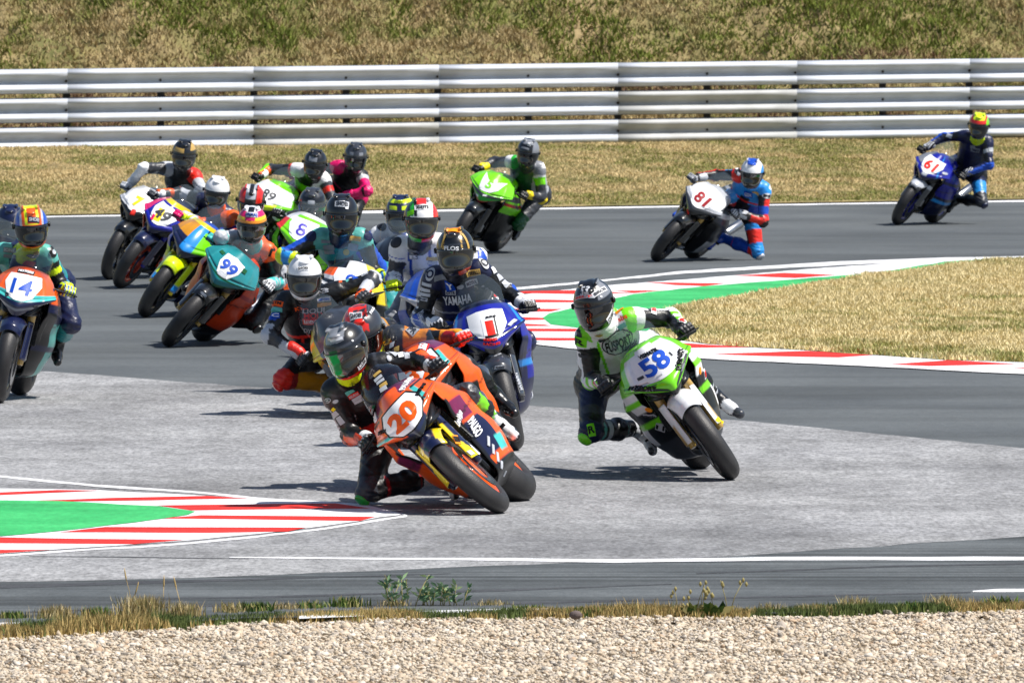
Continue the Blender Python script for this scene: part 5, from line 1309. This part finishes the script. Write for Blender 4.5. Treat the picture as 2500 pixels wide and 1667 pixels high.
r = make_rider(B, 'rider in teal suit with orange, yellow and blue helmet at the left edge', hang=.3, px=dict(head=(76, 553), sR=(128, 612), sL=(-12, 606), eR=(150, 700)), face=(-6, 12, 4), base='jade',
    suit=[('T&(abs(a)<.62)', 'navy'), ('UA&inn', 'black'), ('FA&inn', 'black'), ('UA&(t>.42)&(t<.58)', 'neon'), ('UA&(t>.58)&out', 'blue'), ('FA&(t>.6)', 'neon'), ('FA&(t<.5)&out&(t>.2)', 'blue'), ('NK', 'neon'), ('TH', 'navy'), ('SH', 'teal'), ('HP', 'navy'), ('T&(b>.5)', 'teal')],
    helm='orange', helm_l=[('(z>.04)&(ax<.05)', 'neon'), ('(z>.05)&(ax<.032)&(y<-.03)', 'orange'), ('(ax>.07)&(z>.02)', 'lgrey'), ('(ax>.085)&(z>.02)', 'blue'), ('(z<.03)&(z>.012)', 'teal'), ('(z<-.12)', 'yellow'), ('(z<-.02)&(y>.02)', 'neon')], glove='neon', glove_l=[('cuff&n', 'blue'), ('fing&n', 'blue')], vox=.0125)
stick(r, 'helm', it(C5, .3442, [(242, 222, 80, 36, -6, 'navy', 'SHOEI', 'lgrey')]))
stick(r, 'body', it(C5, .3442, [(65, 440, 84, 34, -6, 'grey', 'IONE', 'lgrey'), (66, 480, 84, 26, -6, 'grey', None, None), (236, 480, 90, 30, -22, 'grey', 'ILONE', 'lgrey'), (205, 530, 70, 40, -20, 'dorange', None, None), (265, 452, 60, 34, -12, 'gold', None, None), (375, 460, 46, 60, 20, ('o', 'black'), None, None), (378, 452, 26, 36, 20, ('o', 'lgrey'), None, None)]))
B = make_bike(-55, 872, -10, 3, 'dark racing motorcycle outside the left edge behind number 14', nose='black', side='black', no='', plate='', tank='black')
r = make_rider(B, 'dark suited rider peeking out behind the orange helmet at the left edge', hang=.3, px=dict(head=(26, 545), sR=(66, 590)), face=(0, 12, 0), base='black', helm='navy', suit=[('SD', 'dgrey')], vox=.018)

# --- 99
B = make_bike(402, 847, -40, 9, 'teal and orange racing motorcycle number 99 with smooth lampless front', kind='naked', nose='teal', nose_l=[('(t>.93)', 'dgreen'), ('(ax>.2)&(t<.5)', 'teal'), ('(t>.72)&(t<.77)', 'dgreen')], side='dorange', side_l=[('(v>.8)', 'black'), ('(v<.12)', 'teal'), ('(v>.28)&(v<.33)&(u<.5)', 'dred')],
    fender='black', rim='black', fork='gold', no='99', noc='blue', nsize=.86, plate_z=.0, plate_pts=[(-.34, .42), (0, .5), (.34, .42), (.36, 0), (.2, -.46), (0, -.38), (-.2, -.46), (-.36, 0)], screen='clear', tank='dorange', tail='teal')
stick(B, 'nose', it(C3, .3571, [(905, 980, 60, 34, -35, 'lgrey', None, None), (740, 880, 16, 34, -30, 'red', None, None), (905, 832, 34, 22, -40, 'dgreen', None, None), (1052, 960, 26, 30, -40, 'dgreen', None, None)]))
stick(B, 'fender', it(C3, .3571, [(770, 1118, 70, 30, -40, 'lgrey', None, None), (548, 1085, 50, 60, -30, 'lgrey', None, None)]))
r = make_rider(B, 'rider in orange and black suit with multicoloured helmet on the teal machine', px=dict(head=(614, 548), sL=(566, 566), sR=(668, 610), eR=(676, 688), eL=(540, 580), fR=(500, 812)), face=(6, 14, -4), slider='black', base='orange',
    suit=[('T&(abs(a)>.6)', 'black'), ('UA&(t>.3)&(s>0)', 'black'), ('SD', 'orange'), ('UA&(s<0)', 'lgrey'), ('UA&inn', 'black'), ('FA', 'lgrey'), ('FA&(abs(np.sin(t*9))>.6)', 'aqua'), ('FA&inn&(t<.4)', 'black'), ('NK', 'aqua'), ('TH', 'black'), ('SH', 'black'), ('T&(b>.55)', 'lgrey')],
    helm='black', helm_l=[('(z>.065)', 'magenta'), ('(z>.05)&(z<.085)&(ax>.04)', 'yellow'), ('(z>.04)&(z<.062)', 'amber'), ('(z>.125)', 'white'), ('(z>.09)&(ax<.025)&(y<0)', 'black')], visor='visor_smoke', glove='white', glove_l=[('fing&n', 'dgrey'), ('cuff', 'aqua')], vox=.0125)
stick(r, 'helm', it(C3, .3571, [(1108, 572, 80, 34, -4, 'lgrey', 'ARAI', 'blue')]))
stick(r, 'body', it(C3, .3571, [(1165, 960, 40, 60, -10, 'dgrey', None, None), (960, 655, 60, 12, -30, 'black', None, None), (1235, 830, 14, 60, -20, 'black', None, None)]))

# --- left group
B = make_bike(262, 683, -23, 16, 'black and white racing motorcycle with yellow number 7 furthest left of the far bunch', nose='white', nose_l=[('(t>.66)', 'black'), ('(t>.55)&(t<.70)&(ax>.1)', 'lgrey'), ('(ax>.19)&(t<.5)', 'dgrey')], side='black', side_l=[('(v<.12)', 'lgrey')],
    fender='black', fork='black', no='7', noc='yellow', nsize=.9, nbold=.06, plate='white', screen='clear', tank='lgrey', tail='black')
stick(B, 'nose', it(C3, .3571, [(292, 555, 26, 40, -20, 'red', None, None)]))
make_rider(B, 'rider in black suit with white arm, red shoulder and gold marked dark helmet', px=dict(head=(449, 378), sL=(400, 402), sR=(486, 424), eL=(352, 410), eR=(492, 462)), face=(-2, 14, -6), slider='black', base='black',
    suit=[('SD&(s<0)', 'lgrey'), ('UA&(s<0)&(t>.2)', 'dgrey'), ('FA&(s<0)&out', 'white'), ('UA&(s>0)', 'red'), ('SD&(s>0)', 'red'), ('UA&(s>0)&(t>.5)', 'lgrey'), ('FA&(s>0)', 'lgrey'), ('T&(b>.42)&(b<.5)&(abs(a)<.7)', 'green'), ('T&(b>.1)&(b<.3)&(abs(a+.1)<.14)', 'dred'), ('FA&inn', 'black')],
    helm='black', helm_l=[('(z>.05)&(x<.0)&(y<-.05)&(z<.09)', 'gold'), ('(z>.07)&(x>.06)', 'gold')], glove='lgrey', visor='visor_smoke', vox=.015)
B = make_bike(288, 704, -33, 17, 'dark blue racing motorcycle number 49 just right of number 7', nose='royal', nose_l=[('(t>.86)', 'navy'), ('(t<.12)', 'yellow'), ('(u<-.7)', 'magenta')], side='royal', side_l=[('(v>.3)&(v<.8)&(u<.6)', 'dorange'), ('(v>.8)', 'navy')], fender='navy', rim='dorange', fork='royal',
    no='49', noc='dgrey', nsize=.9, plate='white', screen='clear', tank='navy', tail='royal')
stick(B, 'nose', it(C3, .3571, [(420, 735, 40, 26, -36, 'red', None, None), (470, 575, 44, 90, -20, 'yellow', None, None), (430, 590, 20, 40, -20, 'magenta', None, None)]))
make_rider(B, 'rider in black, blue and orange suit with glossy white helmet behind number 49', px=dict(head=(529, 468), sL=(488, 478), sR=(568, 522), eL=(440, 472)), face=(4, 14, -8), slider='orange', base='black',
    suit=[('SD', 'navy'), ('FA&(t>.4)', 'orange'), ('UA&(t>.6)', 'lgrey'), ('T&(abs(a)>.4)&(b>.3)', 'royal'), ('UA&(s>0)', 'royal'), ('NK', 'orange'), ('T&(abs(b-.45)<.06)', 'orange')], helm='white', helm_l=[('(x<-.1)&(z<.03)', 'orange'), ('(z<-.1)', 'grey')], glove='dgrey', glove_l=BW, vox=.015)
B = make_bike(347, 775, -34, 12, 'yellow, blue and lime racing motorcycle without a plate between numbers 49 and 99', nose='navy', nose_l=[('(u<.1)&(t<.5)', 'mustard'), ('(u>-.2)&(u<.35)', 'sky'), ('(u>.3)&(t>.2)', 'lime'), ('(t>.8)', 'navy'), ('(t<.1)', 'yellow')], side='lgrey', side_l=[('(v>.2)&(v<.4)', 'blue'), ('(v>.4)&(v<.55)', 'neon'), ('(v>.6)&(v<.7)', 'magenta'), ('(v>.8)', 'navy')],
    fender='neon', fender_l=[('(ax<.03)', 'neon'), ('(z<.4)', 'sky')], rim='black', fork='yellow', plate='', no='', screen='clear', tank='blue', tail='blue')
make_rider(B, 'rider with red, white and black helmet and pink gloves just above the multicoloured helmet', px=dict(head=(613, 492), sL=(552, 520), eL=(500, 550)), face=(2, 22, -6), slider='yellow', base='royal', suit=[('UA', 'navy'), ('FA', 'orange'), ('FA&(t>.5)', 'lgrey'), ('SD', 'orange')],
    helm='black', helm_l=[('(ax>.05)&(z>.03)&(ax<.1)', 'red'), ('(z>.07)&(ax<.045)', 'lgrey'), ('(z>.1)&(ax<.02)', 'black')], glove='neon', glove_l=[('fing', 'magenta'), ('cuff&n', 'white')], vox=.016)
B = make_bike(562, 648, -30, 14, 'neon green and white racing motorcycle number 89 at the back of the bunch', nose='white', nose_l=[('(t<.12)', 'lime'), ('(t>.62)', 'neon'), ('(t>.62)&(u>.5)', 'lime'), ('(t>.9)', 'black'), ('(ax>.2)&(t<.4)', 'lime')], side='lime', side_l=[('(v>.5)', 'black')], fender='black', no='89', noc='dgrey', nsize=.8, nbold=.02, plate='white', screen='clear', tank='lime', tail='lime')
make_rider(B, 'rider with neon green sleeve, red and white shoulders and black helmet at the back', px=dict(head=(769, 400), sL=(722, 404), sR=(800, 432), eL=(656, 414)), face=(4, 16, -8), slider='green', base='black',
    suit=[('SD&(s<0)', 'white'), ('UA&(s<0)&(t<.3)', 'red'), ('UA&(s<0)&(t>.5)', 'dgrey'), ('FA&(s<0)&out', 'lime'), ('FA&(s<0)&inn', 'orange'), ('T&(b<.34)&(a<.3)&(b>.04)', 'lime'), ('T&(a>.3)&(b<.6)', 'white'), ('T&(abs(b-.36)<.03)', 'red'), ('SD&(s>0)', 'white'), ('UA&(s>0)', 'dgrey'), ('UA&(s>0)&(t>.4)&(t<.6)', 'red'), ('T&(b>.6)', 'dgrey')],
    helm='black', helm_l=[('(abs(z-.08)<.02)&(x<.03)&(y<-.04)&(x>-.06)', 'grey')], glove='black', glove_l=[('cuff', 'white')], vox=.015)
B = make_bike(668, 642, -24, 14, 'black racing motorcycle hidden behind the bunch under the magenta and black rider', nose='black', nose_l=[('(t<.4)', 'dgrey')], side='black', no='', plate='', fender='black', tank='dgrey')
make_rider(B, 'rider in black suit with bright magenta details on the sleeves at the back', px=dict(head=(868, 383), sL=(818, 396), sR=(892, 426), eR=(896, 466)), face=(-4, 16, -4), slider='magenta', base='black',
    suit=[('SD&(s<0)', 'magenta'), ('UA&(s>0)&(t>.2)&(t<.45)', 'lgrey'), ('UA&(s>0)&(t>.45)', 'magenta'), ('FA&(s>0)&(t>.2)', 'magenta'), ('T&(abs(b-.35)<.05)&(a<-.3)', 'magenta'), ('T&(b>.6)&(a>.2)', 'magenta'), ('HP', 'magenta'), ('T&(b>.15)&(b<.22)&(abs(a)<.4)', 'dgrey')], helm='dgrey', helm_l=[('(z<.0)', 'black'), ('(z>.05)&(z<.08)&(ax>.03)&(ax<.07)', 'grey')], glove='magenta', vox=.015)
B = make_bike(655, 778, -21, 6, 'lime green racing motorcycle with white plate and purple number 8', nose='lime', nose_l=[('(t<.1)', 'white'), ('(t>.9)', 'black'), ('(u<-.75)', 'red'), ('(u<-.55)&(t<.3)', 'white')], side='lime', side_l=[('(v>.5)', 'black')], fender='black', no='8', noc='indigo', nbold=.012, nsize=1.0, plate='white', screen='clear', tank='lime', tail='lime')
make_rider(B, 'rider in black helmet and suit with black and white gloves on the lime green machine', px=dict(head=(762, 500), sL=(712, 520), sR=(812, 545)), face=(2, 18, -4), slider='black', base='black', suit=[('SD', 'dgrey'), ('UA&(abs(np.sin(t*20))>.7)', 'lgrey'), ('T&(abs(a)<.3)', 'dgrey')],
    helm='black', helm_l=[('(z>.05)&(z<.08)&(ax<.03)', 'lgrey'), ('(z>.1)', 'dgrey')], glove='black', glove_l=BW, vox=.015)

# --- centre group, upright
B = make_bike(812, 966, -9, 2, 'white and orange racing motorcycle with blue number 8 under the teal suit rider', nose='white', nose_l=[('(u<-.3)&(t<.6)', 'black'), ('(u<-.5)&(t>.2)&(t<.45)', 'orange'), ('(u>.6)', 'yellow'), ('(t>.7)', 'black'), ('(t>.4)&(t<.5)&(u<-.2)', 'lgrey')], side='yellow', side_l=[('(v>.3)', 'black')], fender='black', no='8', noc='blue', nbold=.012, nsize=.95, plate='white', screen='clear', tank='sky', tail='teal')
r = make_rider(B, 'rider in dark teal suit with matt black helmet in the middle of the pack', hang=.25, px=dict(head=(834, 524), sL=(766, 570), sR=(898, 570), eR=(914, 668)), face=(-2, 10, 0), base='teal',
    suit=[('T&(abs(a)<.6)', 'navy'), ('T&(b>.4)', 'blue'), ('T&(b<.1)', 'teal'), ('SD', 'jade'), ('UA&inn', 'black'), ('UA&out&(t>.3)', 'blue'), ('FA&inn', 'black'), ('FA&out', 'sky'), ('FA&(t>.3)&(t<.5)', 'neon'), ('FA&(t>.75)', 'neon'), ('NK', 'navy')], helm='black', helm_l=[('(abs(z-.03)<.004)', 'dgrey')], glove='neon', glove_l=[('cuff&n', 'sky'), ('fing&n', 'dgrey')], vox=.0125)
stick(r, 'helm', it(C4, .4211, [(225, 138, 82, 34, -4, 'lgrey', 'SHOEI', 'dgrey'), (222, 248, 90, 8, -2, 'lgrey', None, None), (253, 162, 16, 12, 0, 'white', None, None)]))
stick(r, 'body', it(C4, .4211, [(130, 356, 50, 18, -4, 'grey', None, None), (150, 388, 64, 26, 0, 'grey', None, None), (152, 416, 60, 18, 0, 'grey', None, None), (302, 338, 66, 28, -8, 'gold', None, None), (290, 376, 60, 22, -8, 'grey', None, None), (285, 398, 60, 16, -8, 'grey', None, None), (250, 415, 36, 30, 0, ('o', 'gold'), None, None),
    (48, 322, 60, 52, 20, ('o', 'navy'), None, None), (378, 325, 40, 60, 30, ('o', 'navy'), None, None)]))
B = make_bike(1068, 998, 2, 2, 'grey and blue racing motorcycle hidden under the white and blue suit rider', nose='grey', nose_l=[('(u<-.5)', 'blue'), ('(t>.7)', 'lgrey')], side='lgrey', side_l=[('(v>.3)&(v<.5)', 'blue')], fender='black', no='', plate='', screen='clear', tank='blue', tail='white')
r = make_rider(B, 'rider in white and blue suit with red, green and white helmet', hang=.15, side=-1, px=dict(head=(1028, 536), sL=(960, 592), sR=(1088, 582), eL=(962, 678)), face=(-3, 8, 0), base='white',
    suit=[('T&(abs(abs(a)-.5)<.09)', 'blue'), ('T&(abs(a)<.4)&(b>.15)', 'lgrey'), ('UA&(t>.15)&(t<.3)', 'blue'), ('UA&(t>.5)&(t<.65)', 'blue'), ('UA&inn&(t>.4)', 'dgrey'), ('SD', 'white'), ('FA&out', 'blue'), ('FA&(t>.55)', 'white'), ('NK', 'dgrey'), ('TH', 'grey'), ('T&(b>.7)', 'blue')],
    helm='white', helm_l=[('(z>.09)&(ax<.035)', 'red'), ('(x<-.045)&(z>.04)', 'green'), ('(x<-.08)', 'black'), ('(z>.03)&(z<.075)&(ax<.06)', 'white'), ('(x>.08)&(z>-.06)', 'red'), ('(z<-.09)&(x<0)', 'green'), ('(z<-.09)&(x>0)', 'red'), ('(abs(x+.045)<.01)&(z>.04)', 'black')], visor='visor_smoke', glove='neon', glove_l=[('cuff|wrist', 'white'), ('cuff&n', 'black')], vox=.0125)
stick(r, 'helm', it(C4, .4211, [(692, 156, 90, 30, 2, 'white', 'X-LITE', 'black'), (622, 190, 40, 24, 20, 'lime', None, None)]))
stick(r, 'body', it(C4, .4211, [(536, 358, 62, 58, 10, ('o', 'dgrey'), None, None), (750, 455, 66, 18, 0, 'gold', None, None), (748, 478, 56, 16, 0, 'lgrey', None, None), (640, 408, 60, 16, 0, 'grey', None, None), (640, 440, 50, 26, 0, 'grey', 'B', 'white')]))
B = make_bike(970, 880, 0, 2, 'black racing motorcycle hidden in the middle of the pack under the yellow marked helmet', nose='black', side='grey', fender='black', no='', plate='', tank='blue')
r = make_rider(B, 'rider in white and blue suit with dark yellow marked helmet', hang=.15, side=-1, px=dict(head=(978, 522), sL=(920, 560), sR=(1030, 560)), face=(4, 8, 0), base='white', suit=[('UA&(t>.2)&(t<.5)', 'blue'), ('T&(abs(a)<.7)', 'blue'), ('FA', 'grey')],
    helm='navy', helm_l=[('(z>.10)&(z<.125)', 'neon'), ('(z>.05)&(z<.08)&(ax>.02)&(ax<.08)', 'neon'), ('(z<-.08)&(x>0)', 'yellow')], glove='black', vox=.015)
stick(r, 'body', it(C4, .4211, [(455, 265, 56, 50, 20, ('o', 'dgrey'), None, None)]))

# --- three riders further back on the right
C6 = lambda x, y: (1060 + x * .2041, 320 + y * .2041)
B = make_bike(1108, 622, -28, 16, 'bright green racing motorcycle with white plate on the far straight, left of number 81', kind='naked', nose='lime', nose_l=[('(t>.70)&(t<.80)', 'dgrey'), ('(t>.80)', 'green'), ('(t>.94)', 'dred')], side='lime', side_l=[('(v>.1)&(v<.2)', 'dgrey'), ('(v>.42)', 'black'), ('(v>.25)&(v<.3)', 'dred')],
    fender='black', no='5', noc='lime', nsize=.8, plate='white', rim='black', fork='black', plate_pts=[(-.5, .5), (-.15, .2), (.15, .2), (.5, .5), (.42, -.1), (.2, -.4), (-.3, -.5), (-.42, .1)], screen='clear', tank='lime', tail='lime', plate_z=-.05)
stick(B, 'nose', it(C6, .2041, [(465, 745, 36, 24, -20, 'white', None, None), (515, 765, 36, 20, -20, 'white', None, None), (605, 775, 40, 20, -10, 'white', None, None)]))
stick(B, 'fender', it(C6, .2041, [(455, 1095, 40, 90, -30, 'gold', None, None)]))
r = make_rider(B, 'rider in dark green and white suit with black and silver helmet', px=dict(head=(1289, 372), sL=(1244, 386), sR=(1326, 406), eL=(1206, 396), eR=(1322, 484), kR=(1266, 545)), face=(2, 16, -8), slider='dgreen', base='dgrey',
    suit=[('SD&(s<0)', 'white'), ('SD&(s<0)&(t<.4)', 'green'), ('T&(abs(a)<.7)', 'dgreen'), ('UA&(s>0)&(t<.3)', 'white'), ('UA&(s>0)&(t>.3)&(t<.55)', 'lime'), ('UA&(s>0)&(t>.55)', 'dgrey'), ('SD&(s>0)', 'grey'), ('FA&(t>.8)', 'yellow'), ('TH&(s>0)', 'dgrey'), ('TH&(t>.8)', 'dgreen'), ('T&(a>.7)', 'lgrey')],
    helm='black', helm_l=[('(x>.05)&(z>.02)', 'grey'), ('(z>.11)&(y<0)', 'grey')], glove='black', glove_l=[('cuff', 'yellow')], vox=.014)
stick(r, 'helm', it(C6, .2041, [(1140, 155, 36, 26, -10, None, 'SC', 'white'), (1085, 205, 90, 22, -14, 'grey', None, None)]))
C7 = lambda x, y: (1540 + x * .1913, 360 + y * .1913)
B = make_bike(1596, 639, -39, 16, 'black, silver and white racing motorcycle number 81 on the far straight', nose='white', nose_l=[('(t>.62)', 'dgrey'), ('(t>.54)&(t<.66)&(ax>.08)', 'lgrey'), ('(ax>.20)&(t<.5)', 'dgrey'), ('(ax>.225)&(t<.5)', 'lgrey'), ('(t>.88)', 'black')], side='dgrey', side_l=[('(v>.12)&(v<.2)', 'lgrey'), ('(v>.65)&(u>.3)', 'lgrey'), ('(v>.3)&(u<.3)', 'black')],
    fender='black', fork='gold', no='81', noc='dred', nsize=1.05, nbold=.035, plate='white', screen='clear', tank='lgrey', tail='grey')
stick(B, 'nose', it(C7, .1913, [(725, 825, 50, 34, -35, 'red', None, None), (1120, 1000, 30, 40, -20, 'red', None, None)]))
r = make_rider(B, 'rider in sky blue, red and black suit with knee on the asphalt behind number 81', px=dict(head=(1836, 422), sL=(1798, 416), sR=(1876, 460), eL=(1748, 428), eR=(1862, 540), kR=(1848, 614), fR=(1745, 606), kL=(1785, 478)), face=(8, 16, -6), slider='lgrey', base='black',
    suit=[('T&(abs(a)>.35)&(b<.4)', 'sky'), ('T&(b<.15)', 'sky'), ('T&(abs(b-.3)<.03)', 'red'), ('SD&(s<0)', 'red'), ('UA&(s<0)&(t<.9)&out', 'red'), ('UA&(s<0)&(t>.3)&(t<.6)&out', 'sky'), ('FA&(s<0)&out', 'red'), ('SD&(s>0)', 'sky'), ('UA&(s>0)&out', 'red'), ('UA&(s>0)&(t>.55)&(t<.8)', 'blue'), ('UA&(s>0)&(t<.2)', 'white'), ('FA&(s>0)&(t<.6)&out', 'red'), ('TH&(s>0)&(t>.45)&(t<.8)&out', 'red'), ('TH&(s>0)&(t>.8)', 'sky'), ('TH&(s>0)&(t>.3)&(t<.45)', 'sky'), ('SH&(s>0)', 'blue'), ('SH&(s>0)&(t<.3)&out', 'red'), ('TH&(s<0)&(t>.5)', 'red'), ('TH&(s<0)&(t>.85)', 'sky'), ('SH&(s<0)', 'sky'), ('NK', 'sky'), ('T&(a>.6)&(b>.4)', 'blue')],
    helm='white', helm_l=[('(z>.11)&(ax<.05)', 'blue'), ('(ax>.1)&(z>.0)', 'sky'), ('(z<-.08)', 'dgrey')], visor='visor', glove='lgrey', glove_l=[('fing&n', 'dgrey'), ('wrist', 'dgrey')], boot='blue', vox=.013)
stick(r, 'body', it(C7, .1913, [(1365, 300, 80, 90, 20, ('o', 'white'), 'M', 'dgrey'), (1740, 620, 110, 70, -5, ('o', 'white'), 'M', 'dgrey'), (1590, 570, 90, 24, -20, 'gold', None, None), (1500, 600, 110, 60, -10, 'blue', 'GSX', 'lgrey')]))
C8 = lambda x, y: (2120 + x * .1977, 260 + y * .1977)
B = make_bike(2186, 550, -32, 19, 'dark blue racing motorcycle number 61 alone at the far right', nose='royal', nose_l=[('(u<-.55)&(t<.6)', 'grey'), ('(t>.86)', 'navy'), ('(abs(u-.35-.3*t)<.03)', 'sky')], side='royal', side_l=[('(v>.25)&(v<.3)', 'navy'), ('(v>.55)', 'navy'), ('(v>.6)&(v<.66)', 'sky')], fender='lgrey', fender_l=[('(z<.56)', 'dgrey')], rim='royal', fork='dgrey',
    no='61', noc='red', nsize=1.05, nbold=.035, plate='white', screen='clear', tank='royal', tail='navy')
stick(B, 'nose', it(C8, .1977, [(880, 905, 120, 40, -10, None, 'YAMAHA', 'lgrey'), (940, 835, 50, 40, -20, ('o', 'lgrey'), None, None), (600, 720, 40, 70, -20, 'grey', None, None), (690, 840, 60, 40, -32, 'lgrey', None, None)]))
r = make_rider(B, 'rider in dark blue suit with red and yellow helmet, far right', px=dict(head=(2390, 306), sL=(2348, 324), sR=(2420, 340), eL=(2303, 336), eR=(2414, 402), kR=(2396, 492)), face=(6, 16, -6), slider='navy', base='navy',
    suit=[('UA&inn', 'black'), ('UA&(s<0)&(t>.5)&out', 'blue'), ('FA&(s<0)&out', 'blue'), ('FA&(s<0)&(t>.7)', 'lgrey'), ('T&(abs(a)>.75)', 'dgrey'), ('UA&(s>0)&(t>.4)&(t<.55)', 'lgrey'), ('FA&(s>0)&out', 'blue'), ('TH&(s>0)&out&(t>.35)', 'sky'), ('TH&(s>0)&(t>.75)', 'dgrey'), ('NK', 'neon'), ('HP', 'black'), ('SH', 'black')],
    helm='black', helm_l=[('(z>.05)', 'red'), ('(z>.09)&(ax<.07)', 'neon'), ('(x>.09)&(z>.03)', 'lime')], glove='black', glove_l=[('cuff&n', 'lgrey')], vox=.014)
stick(r, 'body', it(C8, .1977, [(1320, 540, 110, 50, -10, 'grey', 'YAMAHA', 'navy'), (1290, 500, 60, 40, 0, 'grey', None, None), (1520, 535, 60, 50, 0, 'lgrey', None, None), (1000, 365, 60, 50, -20, 'lgrey', None, None)]))
